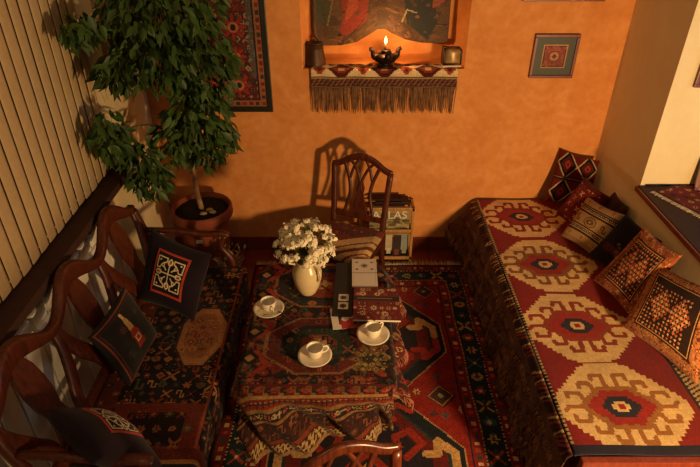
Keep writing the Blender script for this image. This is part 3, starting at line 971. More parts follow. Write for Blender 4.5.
slab('white_booklet', .012, .156, 2.47, 2.735, TOP + .014, .008, 0, cv, WHITEP, 'white booklet showing small ornaments, lying above the red book', 'booklet')
cv = CV(.25, .25, .0022, '#6e1612')
scatter(cv, 0, 0, .25, .25, .034, .014, ['#9a3024', '#2a2428', '#b8946a', '#84201a', '#4a1010', '#c9ab80'], (1, 4, 0, 2))
for x, y in ((.05, .2), (.15, .22), (.05, .05), (.17, .045), (.11, .09)): cv.ros(x, y, .02, '#d0b48a', '#6e1612', 8)
cv.rect(.0, .145, .25, .178, '#1c1614'); cv.rect(.02, .157, .21, .166, '#6a5a48')
cv.speck(.1)
slab('red_patterned_book', .018, .266, 2.185, 2.455, TOP + .014, .012, -2, cv, WHITEP, 'red book with rug pattern cover and dark band on the table', 'book')

# ------------------------------------------------------------------ daybed
db = empty('daybed', (1.31, 2.5, 0), 'low wooden daybed along the right wall beneath the medallion kilim', 'bed')
def D(mb, name, m):
    o = mb.build(name, m); part_world(o, db); return o
DX0, DX1, DY0, DY1 = .94, 1.69, 1.40, 3.57
D(MB().box(DX0 + .02, DX1, DY0 + .02, DY1, .16, .29, .006), 'frame', REDWOOD)
D(MB().box(DX0, DX1, DY0, DY0 + .035, .12, .455, .006), 'foot_board', REDWOOD)
D(MB().box(DX0 + .005, DX1 - .005, DY0 + .04, DY1 - .005, .29, .448, .03), 'mattress', BROWNC)
for x in (DX0 + .06, DX1 - .05):
    for y in (DY0 + .06, DY1 - .06):
        D(MB().sweep([(x, y, 0), (x, y, .18)], .05, .05, sq=4), 'leg', REDWOOD)

# medallion kilim on top
KX0, KY0 = .918, 1.437
cw, ch = .782, 2.125
cv = CV(cw, ch, .0072, '#7a1713')
def medallion(cx, cy, cream, hook, inner, core):
    rx, ry = .305, .245
    st_ = .02
    ax, ay = np.abs(cv.X - cx), np.abs(cv.Y - cy)
    ay_q = np.floor(ay / st_) * st_
    cv.put((ax <= rx * 1.0 - np.clip((ay_q - .025) / (ry - .025), 0, 1) * rx * .66) & (ay <= ry), cream)
    cv.put((ax <= rx * .27) & (ay <= ry + .018), cream)
    # stepped heart of the medallion
    def heart(a, b, c):
        q = np.floor(ay / .014) * .014
        cv.put((ax <= a * (1 - .62 * np.clip(q / b, 0, 1))) & (ay <= b), c)
    heart(.185, .120, hook); heart(.150, .098, inner)
    heart(.085, .058, core); heart(.038, .030, cream); heart(.014, .014, inner)
    t = .0235
    for sx in (-1, 1):
        for sy in (-1, 1):
            X = lambda q: cx + sx * q
            Yq = lambda q: cy + sy * q
            for x0, y0, x1, y1, x2 in ((.026, .10, .030, .186, .076), (.092, .07, .100, .138, .148), (.150, .03, .168, .080, .222)):
                cv.line([(X(x0), Yq(y0)), (X(x1), Yq(y1)), (X(x2), Yq(y1)), (X(x2 + .004), Yq(y1 - .026))], t, hook)
        cv.line([(cx + sx * .17, cy), (cx + sx * .235, cy), (cx + sx * .255, cy + sx * .022)], t, hook)
for (x, y), h in zip(((1.185, 3.32), (1.185, 2.76), (1.19, 2.21), (1.21, 1.68)), ('#7a1f16', '#7c4a22', '#83301b', '#8f5a28')):
    medallion(x - KX0, y - KY0, '#c9a46a', h, '#8c2016', '#23202a')
# striped side border by the wall and the dark braid at the other edge
cv.rect(.625, 0, .635, ch, '#2a1a18'); cv.rect(.635, 0, cw, ch, '#b08f5e')
for i in range(90):
    y = i * .024
    cv.line([(.64, y), (.70, y + .035)], .009, '#2a1a18')
    cv.line([(.72, y), (.79, y + .035)], .010, '#5a2a1c' if i % 2 else '#2a1a18')
cv.rect(0, 0, .012, ch, '#b0935f')
for i in range(100): cv.rect(0, i * .0213, .012, i * .0213 + .01, '#2a1a18')
cv.rect(0, 0, cw, .045, '#1e1a28')
cv.speck(.14)
kil = sheet('medallion_kilim', lambda U, V: (KX0 + U * cw, KY0 + V * ch, .462 + .003 * np.sin(U * 9 + V * 14) - .006 * np.clip(1 - U / .05, 0, 1) ** 2), cv, TEX, thick=.008)
tag(kil, 'red kilim with four cream hooked medallions covering the daybed', 'rug')
# side fall with its shaggy fringe
cvs = CV(.36, ch, .008, '#5a3a28')
scatter(cvs, .08, 0, .36, ch, .05, .02, ['#4a2a1c', '#5c3826', '#20181a', '#3a2a26', '#6a4830'], (2, 3, 5))
cvs.rect(0, 0, .05, ch, '#2a1a18')
for i in range(89):
    y = i * .024; cvs.line([(.004, y), (.046, y + random.uniform(.015, .04))], .010, random.choice(['#b0935f', '#7a3a28', '#3a2018']))
cvs.speck(.3)
def fside(U, V):
    y = KY0 + V * ch
    d = U * .36
    far = np.exp(-(1 - V) * ch / .22)
    wv = (.016 * np.sin(V * 41) + .010 * np.sin(V * 77 + 1)) * np.clip(U * 1.4, 0, 1)
    x = KX0 - .004 - .018 * np.clip(d / .02, 0, 1) - U * .045 - wv - far * .12 * U
    z = .456 - d * (1 - .45 * far * U) - .004
    return x, y, z
sd = sheet('side_fall', fside, cvs, TEX, kil, thick=.005)
fb = MB()
for lvl, ln, cnt in ((.30, .05, 420), (.62, .08, 420), (.86, .09, 380), (1.0, .07, 420)):
    V = np.sort(rng.random(cnt)) * .995
    P = np.array(fside(np.full((1, cnt), lvl), V[None, :]))[:, 0, :]
    for i in range(cnt):
        p = P[:, i]; l = ln * random.uniform(.7, 1.3)
        l = min(l, p[2] - .012)
        fb.sweep([(p[0], p[1], p[2]), (p[0] - .016, p[1] + random.uniform(-.012, .012), p[2] - l * .5), (p[0] - .012 + random.uniform(-.01, .006), p[1] + random.uniform(-.02, .02), p[2] - l)], .007, .005, n=4)
fb.build('fringe', FRINGE_D, sd, 'stuff')

# ------------------------------------------------------------------ daybed cushions
GR = 'cushions on the daybed'
def lattice_cv(bord, field, fig, w=.40):
    cv = CV(w, w, .0045, bord)
    scatter(cv, 0, 0, w, w, .04, .014, ['#b5713c', '#7a3a20', '#c48a4e', '#5e2a18', '#3a2018'], (0, 2, 5))
    scatter(cv, 0, 0, w, w, .028, .010, ['#a8603a', '#6e3420', '#c0864c', '#8a2e1c'], (0, 2))
    cv.ring(.055, .063, '#2a1a14'); cv.ring(.063, .068, '#c48a4e')
    cv.clip = np.minimum(np.minimum(cv.X, w - cv.X), np.minimum(cv.Y, w - cv.Y)) > .068
    cv.rect(0, 0, w, w, field)
    for cxx, cyy in ((w * .36, w / 2), (w * .64, w / 2)):
        for k in range(-4, 5):
            for q in range(-4, 5):
                if abs(k) + abs(q) <= 4:
                    x, y = cxx + (k - q) * .0 + k * .0155, cyy + q * .023
                    cv.dia(x, y, .0095, .012, fig[(k + q) % 2], field if (k * q) % 2 else None)
    for i in range(12):
        for jj in range(12):
            x, y = .08 + i * .022, .08 + jj * .022
            if min(abs(x - w * .36) / .075 + abs(y - w / 2) / .11, abs(x - w * .64) / .075 + abs(y - w / 2) / .11) > 1.1:
                cv.dia(x, y, .007, .008, fig[(i + jj) % 2])
    cv.clip[:] = True
    cv.speck(.2)
    return cv
# against the orange wall
cv = CV(.40, .38, .0045, '#5e1511')
for i in range(-1, 3):
    for jj in range(-1, 3):
        x = .10 + i * .2; y = .085 + jj * .21
        d = np.abs(cv.X - x) / .1 + np.abs(cv.Y - y) / .105
        cv.put(d < .90, '#1b1412'); cv.put(d < .62, '#5e1a14'); cv.put(d < .46, '#1b1412'); cv.put(d < .36, '#8a2c1c'); cv.put(d < .12, '#1b1412')
        cv.put((d > .90) & (d < 1.04), '#b09870')
cv.rect(0, .178, .40, .205, '#301815'); cv.rect(0, .190, .40, .194, '#a07a4a')
cv.speck(.2)
cushion('diamond_kilim_cushion', (1.375, 3.47, .50), (1.685, 3.40, .505), (1.712, 3.50, .80), (1.455, 3.575, .86), cv, '#5e1511', .10,
        'dark red cushion with white lattice and diamonds leaning on the orange wall', GR)
cv = CV(.34, .34, .0045, '#641b14')
scatter(cv, 0, 0, .34, .34, .055, .016, ['#8c3a28', '#a8643c', '#3a1512', '#c09060'], (0, 2)); cv.ring(0, .03, '#501410'); cv.speck(.2)
cushion('red_kilim_cushion', (1.41, 3.30, .50), (1.48, 3.0, .50), (1.64, 3.08, .745), (1.53, 3.26, .80), cv, '#581812', .10,
        'dark red cushion with small pale motifs tucked behind the beige striped one', GR)
cv = CV(.3, .3, .006, '#3a2018'); scatter(cv, 0, 0, .3, .3, .06, .02, ['#4a2a1c', '#2a1612', '#5a3020'], (0, 3)); cv.speck(.2)
cushion('brown_cushion', (1.57, 3.16, .51), (1.60, 2.90, .51), (1.685, 2.92, .765), (1.685, 3.14, .755), cv, '#3a2018', .08,
        'small dark brown cushion showing its top corner against the cream pier', GR)
cv = CV(.36, .32, .0042, '#a58356')
for y, h, c in ((.0, .03, '#8a6a42'), (.075, .012, '#2a1a16'), (.095, .02, '#33221c'), (.122, .008, '#2a1a16'), (.215, .012, '#2a1a16'), (.235, .02, '#33221c'), (.262, .008, '#2a1a16')):
    cv.rect(0, y, .36, y + h, c)
for i in range(24):
    x = .008 + i * .0152
    for y in (.105, .245): cv.rect(x, y - .004, x + .006, y + .004, '#c9b084')
for x in (.18,): cv.hexa(x, .17, .06, .036, .6, '#5a3a26'); cv.hexa(x, .17, .05, .029, .6, '#a58356'); cv.hexa(x, .17, .036, .02, .6, '#6a4a30'); cv.dia(x, .17, .015, .01, '#b5945f')
for x in (.05, .31): motif(cv, x, .17, .02, 3, '#5a3a26', '#5a3a26')
for x in (.06, .18, .3):
    for y in (.05, .295): motif(cv, x, y, .014, 0, '#7a4a2c', '#a58356')
cv.speck(.18)
cushion('striped_kilim_cushion', (1.36, 3.03, .495), (1.49, 2.76, .495), (1.60, 2.80, .785), (1.525, 3.15, .715), cv, '#8a6a42', .09,
        'beige kilim cushion with dark stripes and dotted bands on the daybed', GR)
cv = CV(.34, .34, .005, '#17120f'); cv.rect(.05, .10, .34, .15, '#4a1a14'); scatter(cv, .05, .09, .34, .2, .05, .018, ['#5a241a', '#6a5a40', '#2a1a16'], (0, 3)); cv.ring(0, .012, '#241a16'); cv.speck(.15)
cushion('black_cushion', (1.445, 2.80, .50), (1.57, 2.50, .50), (1.675, 2.50, .80), (1.60, 2.79, .80), cv, '#120e0c', .09,
        'black cushion standing between the beige striped and the orange lattice cushions', GR)
cushion('lattice_kilim_cushion', (1.395, 2.56, .495), (1.475, 2.22, .495), (1.665, 2.30, .85), (1.615, 2.60, .83), lattice_cv('#874a28', '#231612', ['#b5502c', '#c08a54']), '#8a4422', .10,
        'orange brown cushion with black lattice field, standing against the black cushion', GR)
cushion('lattice_kilim_cushion', (1.40, 2.17, .495), (1.58, 1.77, .495), (1.69, 1.98, .86), (1.60, 2.38, .75), lattice_cv('#9c6236', '#2a1a14', ['#c0623a', '#d0a068'], .44), '#9a5a30', .12,
        'bright orange cushion with black lattice field, nearest the camera on the daybed', GR)

# ------------------------------------------------------------------ things on the right sill
cvm = CV(.30, .42, .006, '#6a1a14')
scatter(cvm, 0, 0, .30, .42, .05, .02, ['#8a3a26', '#b58a54', '#2a1a1c', '#4a1410', '#a8643c'], (0, 1, 4)); cvm.ring(0, .02, '#3a1814'); cvm.speck(.2)
sm_ = empty('sill_mat', (1.985, 2.74, .901), 'small red fringed rug lying on the dark window sill', 'rug', None, math.radians(25))
sheet('weave', lambda U, V: (-.15 + U * .30, -.21 + V * .42, .007 + .002 * np.sin(U * 8 + V * 11)), cvm, TEX, sm_, thick=.005)
fb = MB()
for i in range(70):
    y = -.208 + i * .006; l = random.uniform(.018, .03)
    fb.sweep([(-.148, y, .006), (-.15 - l, y + random.uniform(-.004, .004), .003)], .005, .003, n=4)
fb.build('fringe', FRINGE_C, sm_, 'stuff')
pf = empty('standing_photo_frame', (2.11, 2.86, .905), 'dark red wooden frame standing on the sill at the right edge', 'frame', None, math.radians(-12))
M1 = Matrix.Rotation(math.radians(-14), 4, 'X')
m = MB().box(-.11, -.085, -.008, .008, 0, .19, .003).box(.085, .11, -.008, .008, 0, .19, .003).box(-.11, .11, -.008, .008, 0, .025, .003).box(-.11, .11, -.008, .008, .165, .19, .003)
o = m.build('moulding', REDWOOD, pf); o.data.transform(M1)
o = MB().box(-.088, .088, -.002, .004, .02, .17).build('picture', BROWNC, pf); o.data.transform(M1)
o = MB().sweep([(0, .008, .15), (0, .075, .004)], .02, .004).build('strut', REDWOOD, pf)
cb = MB().sweep([(1.75, 2.945, .905), (1.85, 2.947, .906), (1.95, 2.945, .905), (2.2, 2.947, .905)], .008, .008, n=8).build('cable', BLACKM)
tag(cb, 'thin black cable along the back of the window sill', 'cable')

def picture(name, x0, x1, z0, z1, y, fw, frame_m, mat_w, cv, label, mat_m=None, axis='y', parent_rot=0):
    r = empty(name, ((x0 + x1) / 2, y, z0), label, 'picture', None, parent_rot)
    hw, h = (x1 - x0) / 2, z1 - z0
    f = MB()
    f.box(-hw, hw, -.022, 0, 0, fw, .003).box(-hw, hw, -.022, 0, h - fw, h, .003).box(-hw, -hw + fw, -.022, 0, fw, h - fw, .003).box(hw - fw, hw, -.022, 0, fw, h - fw, .003)
    f.build('frame', frame_m, r)
    mt = None
    if mat_m: mt = MB().box(-hw + fw * .8, hw - fw * .8, -.010, -.002, fw * .8, h - fw * .8).build('mount', mat_m, r)
    a = fw + mat_w
    sheet('picture', lambda U, V: (-hw + a + U * (2 * hw - 2 * a), np.full(U.shape, -.0125), a + V * (h - 2 * a)), cv, PRINT, mt or r, thick=.002)
    return r
cv = CV(.17, .17, .0035, '#8a3a28')
cv.ring(.0, .006, '#b58a54'); cv.ring(.012, .016, '#3a2a28')
scatter(cv, .01, .01, .16, .16, .024, .010, ['#5a2a28', '#a8643c', '#6a3a3a', '#3a2a30', '#9c5a44'], (0, 1, 3)); cv.hexa(.085, .085, .05, .04, .5, '#7a3028'); cv.hexa(.085, .085, .03, .03, .5, '#a8784a'); cv.dia(.085, .085, .02, .02, '#5a2a28'); cv.ring(0, .006, '#b58a54'); cv.speck(.1)
picture('rug_print', 1.152, 1.432, 1.347, 1.620, YB - .001, .018, REDWOOD, .045, cv, 'small square rug print in green mount and red frame on the orange wall', PICGLASS)
cv = CV(.4, .3, .01, '#6a5a48'); scatter(cv, 0, 0, .4, .3, .08, .03, ['#5a4a38', '#7a5a40', '#8a6a48']); cv.speck(.1)
picture('picture_frame', 1.035, 1.53, 1.812, 2.16, YB - .001, .02, REDWOOD, .02, cv, 'red wood frame cut off by the top edge, above the rug print', WHITEP)
# framed rug behind the plant
fw_, fh_ = .52, 1.02
cv = CV(fw_, fh_, .0055, '#4a1a15')
scatter(cv, 0, 0, fw_, fh_, .045, .019, ['#6a2018', '#8a5a3c', '#7a2a20', '#2a1a18', '#8a7458', '#3a2a20'])
cv.rect(.43, .2, .47, fh_, '#4a443c'); scatter(cv, .42, .15, .47, fh_, .035, .014, ['#8a7a60', '#6a6458', '#6a2a20', '#232024'])
for yc, r in ((.145, .088), (.33, .07), (.51, .085), (.72, .08), (.9, .085)):
    cv.ros(.345, yc, r * 1.1, '#1c1412', '#20181a', 8); cv.ros(.345, yc, r, '#8a241a', '#20181a', 8); cv.ell(.345, yc, r * .38, r * .38, '#a8643c'); cv.ell(.345, yc, r * .22, r * .22, '#1a1416'); cv.ros(.14, yc, r, '#7a2018', '#20181a', 8)
cv.ring(0, .045, '#8a5230'); cv.dots(.022, .045, .013, ['#5e1a14', '#2a2826', '#6e2a1c']); cv.ring(.045, .052, '#1a1416'); cv.speck(.25)
picture('framed_rug', -1.10, -.512, 1.120, 2.20, YB - .001, .036, wood('black_green_frame', '#16150f', '#24231a', .4), -.002, cv, 'large dark framed rug on the orange wall behind the plant', None)
cv = CV(.16, .16, .01, '#4a3a30'); cv.speck(.2)
pc = picture('dark_picture', 1.835, 2.05, 1.495, 1.74, 2.9545, .02, REDWOOD, .01, cv, 'dark red framed picture on the bright reveal at the right edge', PICGLASS)

# ------------------------------------------------------------------ niche: runner, icon, lamp, vessels
rx0, rx1 = -.250, .690
cw, ch = rx1 - rx0, .40
cv = CV(cw, ch, .005, '#5a3a2a')
cv.rect(0, .235, cw, ch, '#cdb184')
for i in range(7):
    x = .055 + i * .139; y = .295
    q = np.floor(np.abs(cv.Y - y) / .009) * .009
    if i % 2 == 0:
        cv.put((np.abs(cv.X - x) < .042 - q * .8) & (q < .045), '#8e3a20'); cv.put((np.abs(cv.X - x) < .018 - q * .6) & (q < .025), '#4a1814')
    else:
        cv.put((np.abs(cv.X - x) < .088 - q * 1.1) & (q < .056), '#4a1c16'); cv.put((np.abs(cv.X - x) < .055 - q * 1.1) & (q < .036), '#7a2e1c'); cv.put((np.abs(cv.X - x) < .02) & (q < .014), '#b08f5e')
for i in range(16): cv.dia(i * .0627, .375, .034, .022, '#6a3024' if i % 2 else '#33201c')
cv.rect(0, .160, cw, .235, '#4a2c24'); cv.rect(0, .222, cw, .228, '#9c7a50'); cv.rect(0, .165, cw, .171, '#8a6a48')
for i in range(30):
    x = (i + .5) * cw / 30
    cv.line([(x - .013, .18), (x, .198), (x + .013, .216)], .006, '#8a6444'); cv.line([(x - .013, .216), (x, .198), (x + .013, .18)], .006, '#6a3a30')
cv.rect(0, 0, cw, .16, '#4a2c24'); cv.speck(.18)
# only the cloth above the fringe is woven: v from .16 to .36
top = CV(cw, .24, .005, '#000000'); k0 = int(round(.16 / .40 * cv.nv)); top.a = cv.a[k0:]; top.nv = top.a.shape[0]; top.nu = cv.nu
def frun(U, V):
    d = (1 - V) * .24                     # from the back of the shelf forward
    flat = .11
    rr = .012
    over = np.clip(d - flat, 0, None)
    ang = np.clip(over / rr, 0, PI / 2)
    y = np.where(d < flat, YB + .092 - d, YB - .018 - rr * np.sin(ang) + .004 * np.sin(U * 30) * np.clip(over * 12, 0, 1))
    z = NZ0 + .0075 - np.where(d < flat, 0, rr * (1 - np.cos(ang)) + np.clip(over - rr * PI / 2, 0, None)) + .0015 * np.sin(U * 25)
    return rx0 + U * cw, y, z
run = sheet('kilim_runner', frun, top, TEX, thick=.005)
tag(run, 'kilim runner with long brown fringe draped over the niche edge', 'runner')
zf = NZ0 + .0075 - .012 - (.130 - .012 * PI / 2)
fb = MB()
for i in range(170):
    if i % 17 in (7, 12) and random.random() < .5: continue
    x = rx0 + (i + .5) / 170 * cw + random.uniform(-.0025, .0025)
    g = math.sin(i * .55) * .008 + math.sin(i * 1.9) * .004       # strands gather into hanks
    l = .165 + random.uniform(-.02, .012)
    y = YB - .032 + random.uniform(-.003, .003)
    fb.sweep([(x, y, zf + .006), (x + g * .5, y + .008, zf - l * .5), (x + g, y + .010, zf - l)], [.0065, .006, .004], [.005, .005, .003], n=5)
fb.build('fringe', FRINGE_M, run, 'stuff')

# carved wooden panel painting with an ogee lower edge
px0, px1, pz1 = -.235, .640, 2.15
def zbot(u):
    ks = [(0, 1.60), (.02, 1.535), (.07, 1.507), (.20, 1.507), (.32, 1.530), (.42, 1.58), (.475, 1.612), (.53, 1.612), (.58, 1.585), (.68, 1.545), (.80, 1.525), (.96, 1.520), (1.0, 1.535)]
    return np.interp(u, [k[0] for k in ks], [k[1] for k in ks])
cv = CV(.875, .60, .006, '#4a3018')
a = cv
for _ in range(240):
    x, y = random.random() * .875, random.random() * .6
    cv.ell(x, y, random.uniform(.02, .06), random.uniform(.01, .03), random.choice(['#5a3a1e', '#3e2814', '#6a4a26', '#4a3018', '#54381c']))
# two robed half figures turned to each other, worn
cv.poly([(.14, .02), (.34, .10), (.36, .25), (.30, .40), (.22, .46), (.17, .30), (.19, .15)], '#7a2a18'); cv.poly([(.20, .12), (.29, .20), (.28, .34), (.23, .38), (.22, .24)], '#93401f')
cv.poly([(.02, .10), (.10, .14), (.15, .34), (.10, .46), (.02, .42)], '#38391f'); cv.line([(.09, .12), (.13, .28), (.18, .4)], .010, '#6a5a34')
cv.ell(.24, .50, .05, .06, '#7a522c'); cv.ell(.10, .52, .045, .055, '#6e4a28')
cv.poly([(.60, .10), (.74, .02), (.80, .12), (.76, .34), (.70, .46), (.62, .40), (.58, .25)], '#20211a'); cv.poly([(.56, .22), (.62, .30), (.60, .42), (.54, .40)], '#7c3018'); cv.poly([(.76, .2), (.84, .24), (.83, .46), (.76, .42)], '#8a3c1e')
cv.ell(.68, .52, .05, .06, '#7a522c'); cv.ell(.80, .54, .045, .055, '#6e4a28'); cv.ell(.44, .22, .028, .045, '#3a2414')
cv.line([(.57, .10), (.60, .18), (.66, .17)], .008, '#8a7a54'); cv.line([(.33, .12), (.20, .02)], .006, '#2a1a10'); cv.line([(.78, .115), (.875, .105)], .008, '#241608')
cv.dia(.17, .055, .02, .02, '#16100a')
for _ in range(150):
    x, y = random.random() * .875, random.random() * .6
    cv.ell(x, y, random.uniform(.006, .022), random.uniform(.004, .012), random.choice(['#5a3a1e', '#4a2e18', '#6a4322', '#54381c', '#3a2414']))
cv.speck(.25)
ic = sheet('painted_panel', lambda U, V: (px0 + U * (px1 - px0), YB + .165 + V * .055, zbot(U) + V * (pz1 - zbot(U))), cv, PRINT, nu=cv.nu, nv=cv.nv)
md = ic.modifiers.new('thickness', 'SOLIDIFY'); md.thickness = .022; md.offset = -1
tag(ic, 'old painted wooden panel with robed figures and curved lower edge in the niche', 'painting')

lp = empty('bronze_lamp', (.226, YB + .03, NZ0 + .010), 'dark bronze candle lamp with curled spouts on the runner', 'lamp')
LP = [(.0005, 0), (.05, 0), (.055, .006), (.042, .012), (.038, .018), (.066, .030), (.076, .046), (.070, .060), (.046, .068), (.026, .070), (.024, .076), (.034, .084), (.030, .088), (.012, .086), (.0005, .085)]
MB().lathe(LP, 32).build('body', BRONZE, lp)
for k in (0, 2, 3):
    a0 = k * PI / 2 + math.radians(8)
    c, s = math.cos(a0), math.sin(a0)
    a = spline([(.045 * c, .045 * s, .044), (.076 * c, .076 * s, .058), (.084 * c, .084 * s, .084), (.102 * c, .102 * s, .094)])
    MB().sweep(a, lerp_list([.050, .044, .034, .040], len(a)), lerp_list([.044, .036, .026, .018], len(a))).build('spout', BRONZE, lp.children[0])
lp.scale = (1, 1, 1.2)
cd = empty('candle', (.226, YB + .03, NZ0 + .1135), 'thin burning candle standing in the bronze lamp', 'candle')
MB().lathe([(.0005, 0), (.0075, 0), (.007, .030), (.0045, .034), (.0005, .034)], 16).build('stick', WAX, cd)
MB().sweep([(0, 0, .033), (.001, 0, .044)], .002, .002, n=6).build('wick', BLACKM, cd)
MB().lathe([(.0005, .038), (.006, .044), (.0085, .054), (.0065, .064), (.003, .075), (.0005, .082)], 16).build('flame', FLAME, cd)
jr = empty('pewter_jar', (-.228, YB + .085, NZ0 + .001), 'dark pewter lidded jug at the left end of the niche', 'jug')
MB().lathe([(.0005, 0), (.062, 0), (.064, .01), (.060, .03), (.052, .10), (.050, .125), (.054, .13), (.05, .135), (.0005, .136)], 28).build('body', PEWTER, jr)
ld = MB().lathe([(.0005, .137), (.050, .137), (.046, .146), (.02, .152), (.0005, .153)], 24).build('lid', PEWTER, jr)
MB().lathe([(.0005, .153), (.008, .153), (.006, .158), (.010, .164), (.0005, .168)], 16).build('knob', PEWTER, ld)
jr.scale = (1.12, 1.12, 1.0)
MB().sweep(spline([(-.03, .045, .12), (-.05, .075, .11), (-.052, .078, .07), (-.034, .05, .03)]), .010, .008).build('handle', PEWTER, jr)
gb = empty('tin_box', (.665, YB + .11, NZ0 + .001), 'small brass box with dark rims at the right end of the niche', 'box')
MB().sweep([(-.055, 0, .055), (.055, 0, .055)], .10, .10, (0, 0, 1), n=20, sq=5).build('body', mat('aged_brass', '#a58a5c', .4, .35, .3, 25), gb)
for x in (-.055, .055):
    MB().sweep([(x - .006, 0, .055), (x + .006, 0, .055)], .112, .108, (0, 0, 1), n=20, sq=5).build('rim', DARKWOOD, gb.children[0])
MB().sweep([(-.055, 0, .107), (.055, 0, .107)], .03, .012, (0, 0, 1), n=12, sq=4).build('top_strap', DARKWOOD, gb)
pn = MB().box(-.06, .06, -.012, .012, 0, .006, .002).build('folded_paper', WHITEP)
pn.location = (.655, YB + .018, NZ0 + .0105); pn.rotation_euler = (0, 0, math.radians(8))
tag(pn, 'folded white paper slip in front of the brass box', 'paper')

# ------------------------------------------------------------------ magazine rack
mr_ = empty('magazine_rack', (.265, 3.47, 0), 'light wood magazine rack by the wall behind the carved chair', 'rack')
for s in (-1, 1):
    m = MB().box(s * .185 - .009, s * .185 + .009, -.045, -.02, .0, .47, .003).box(s * .185 - .009, s * .185 + .009, .085, .105, .0, .47, .003)
    m.box(s * .185 - .009, s * .185 + .009, -.045, .105, .44, .47, .003).box(s * .185 - .009, s * .185 + .009, -.045, .105, .02, .05, .003).box(s * .185 - .007, s * .185 + .007, -.03, .09, .24, .265, .003)
    m.build('side_frame', PINE, mr_)
for z, n in ((.445, 'top_rail'), (.262, 'front_rail'), (.025, 'bottom_rail')):
    MB().box(-.178, .178, -.045, -.032, z, z + .025, .003).build(n, PINE, mr_)
MB().box(-.178, .178, .09, .102, .44, .465, .003).build('back_rail', PINE, mr_)
MB().box(-.178, .178, -.032, .1, .018, .026, .001).build('shelf', PINE, mr_)
MB().box(-.178, .178, -.032, .1, .240, .247, .001).build('shelf', PINE, mr_)
def magazine(x, y, z, w, h, t, cv, label, rz=0, tilt=0., group='magazines in the rack'):
    r = empty('magazine', (x, y, z), label, 'magazine', group, math.radians(rz))
    R = Matrix.Rotation(math.radians(-tilt), 4, 'X')
    o = MB().box(-w / 2, w / 2, 0, t, 0, h).build('pages', WHITEP, r); o.data.transform(R)
    o = sheet('cover', lambda U, V: (-w / 2 + U * w, np.full(U.shape, -.0008), V * h), cv, PRINT, r, thick=.0008); o.data.transform(R)
    return r
cv = CV(.29, .21, .004, '#9a8a5c')
for _ in range(60): cv.ell(random.random() * .29, random.random() * .15, .03, .012, random.choice(['#7a6a44', '#8a6a3c', '#a89868', '#5a4a30', '#6a7058']))
cv.rect(0, .0, .29, .03, '#4a3a28'); cv.speck(.1)
mg = magazine(.285, 3.455, .249, .29, .21, .006, cv, 'magazine with large white title in the upper slot of the rack', tilt=2)
cu = bpy.data.curves.new('title', 'FONT'); cu.body = 'ATLAS'; cu.size = .088; cu.extrude = .0006; cu.align_x = 'CENTER'
to = bpy.data.objects.new('title', cu); link(to)
dg = bpy.context.evaluated_depsgraph_get()
me = bpy.data.meshes.new_from_object(to.evaluated_get(dg)); bpy.data.objects.remove(to)
me.transform(Matrix.Translation((.0, -.003, .115)) @ Matrix.Rotation(PI / 2, 4, 'X'))
me.transform(Matrix.Rotation(math.radians(-2), 4, 'X'))
me.materials.clear(); me.materials.append(WHITEP)
link(bpy.data.objects.new('title', me), [c for c in mg.children if c.name.startswith('cover')][0])
cols = [('#c9bca0', 'white'), ('#4a5a58', 'grey green'), ('#2a2a34', 'dark blue'), ('#b8a888', 'cream'), ('#3a2a24', 'dark brown'), ('#8a9490', 'pale grey')]
pos = ['leftmost', 'second from the left', 'third from the left', 'third from the right', 'second from the right', 'rightmost']
for k, (c, nm) in enumerate(cols):
    cv = CV(.05, .19, .005, c); cv.rect(0, .0, .05, .05, '#1c1a1c'); cv.rect(.01, .02, .04, .07, ['#c9bca0', '#6a3a2a', '#8a8a80'][k % 3]); cv.speck(.15)
    magazine(.115 + k * .058, 3.452 + (k % 2) * .02, .028, .052, .185 + .01 * (k % 3), .02, cv, '%s magazine spine in the lower rack slot, %s of six' % (nm, pos[k]), tilt=1)
bk = MB().box(-.12, .12, -.05, .05, 0, .022, .003).build('black_binder', BLACKM); bk.location = (.30, 3.515, .4665 + .005)
tag(bk, 'black binder lying flat across the top of the rack', 'binder')
bk2 = MB().box(-.11, .11, -.04, .04, 0, .014, .003).build('brown_book', BROWNC); bk2.location = (.26, 3.522, .4665 + .028)
tag(bk2, 'brown book lying on the black binder', 'book')

# ------------------------------------------------------------------ potted tree
pt = empty('terracotta_pot', (-1.0, 3.27, 0), 'large terracotta plant pot in the corner by the orange wall', 'pot')
MB().lathe([(.0005, 0), (.125, 0), (.13, .01), (.172, .48), (.176, .50), (.198, .505), (.205, .52), (.203, .565), (.196, .578), (.184, .574), (.178, .55), (.165, .50), (.0005, .49)], 48).build('body', TERRA, pt)
MB().lathe([(.0005, .50), (.163, .50), (.178, .545), (.10, .553), (.0005, .558)], 32).build('soil', SOIL, pt)
MB().box(-.02, .02, -.17, -.158, .385, .41, .002).build('label_tag', WHITEP, pt.children[0])
for k, (x, y) in enumerate(((.06, -.03), (.085, -.06), (.03, -.08))):
    o = MB().ball((0, 0, 0), .022, 2, (1.2, .9, .6)).build('pebble', STRAW); o.location = (-1.0 + x, 3.27 + y, .563)
    tag(o, ['pale pebble on the potting soil beside the trunk', 'pale pebble on the soil nearest the pot rim', 'pale pebble at the front of the potting soil'][k], 'stone', 'pebbles in the plant pot')
fp = empty('weeping_fig', (-1.0, 3.27, .555), 'tall leafy weeping fig tree growing in the terracotta pot', 'plant')
def PW(mb, name, m):
    o = mb.build(name, m); part_world(o, fp); return o
trunk = spline([(-1.0, 3.27, .54), (-1.01, 3.25, .75), (-.985, 3.21, 1.0), (-1.0, 3.16, 1.25), (-.98, 3.12, 1.6), (-.99, 3.08, 1.95)])
PW(MB().sweep(trunk, lerp_list([.036, .032, .028, .024, .018, .008], len(trunk))), 'trunk', BARK)
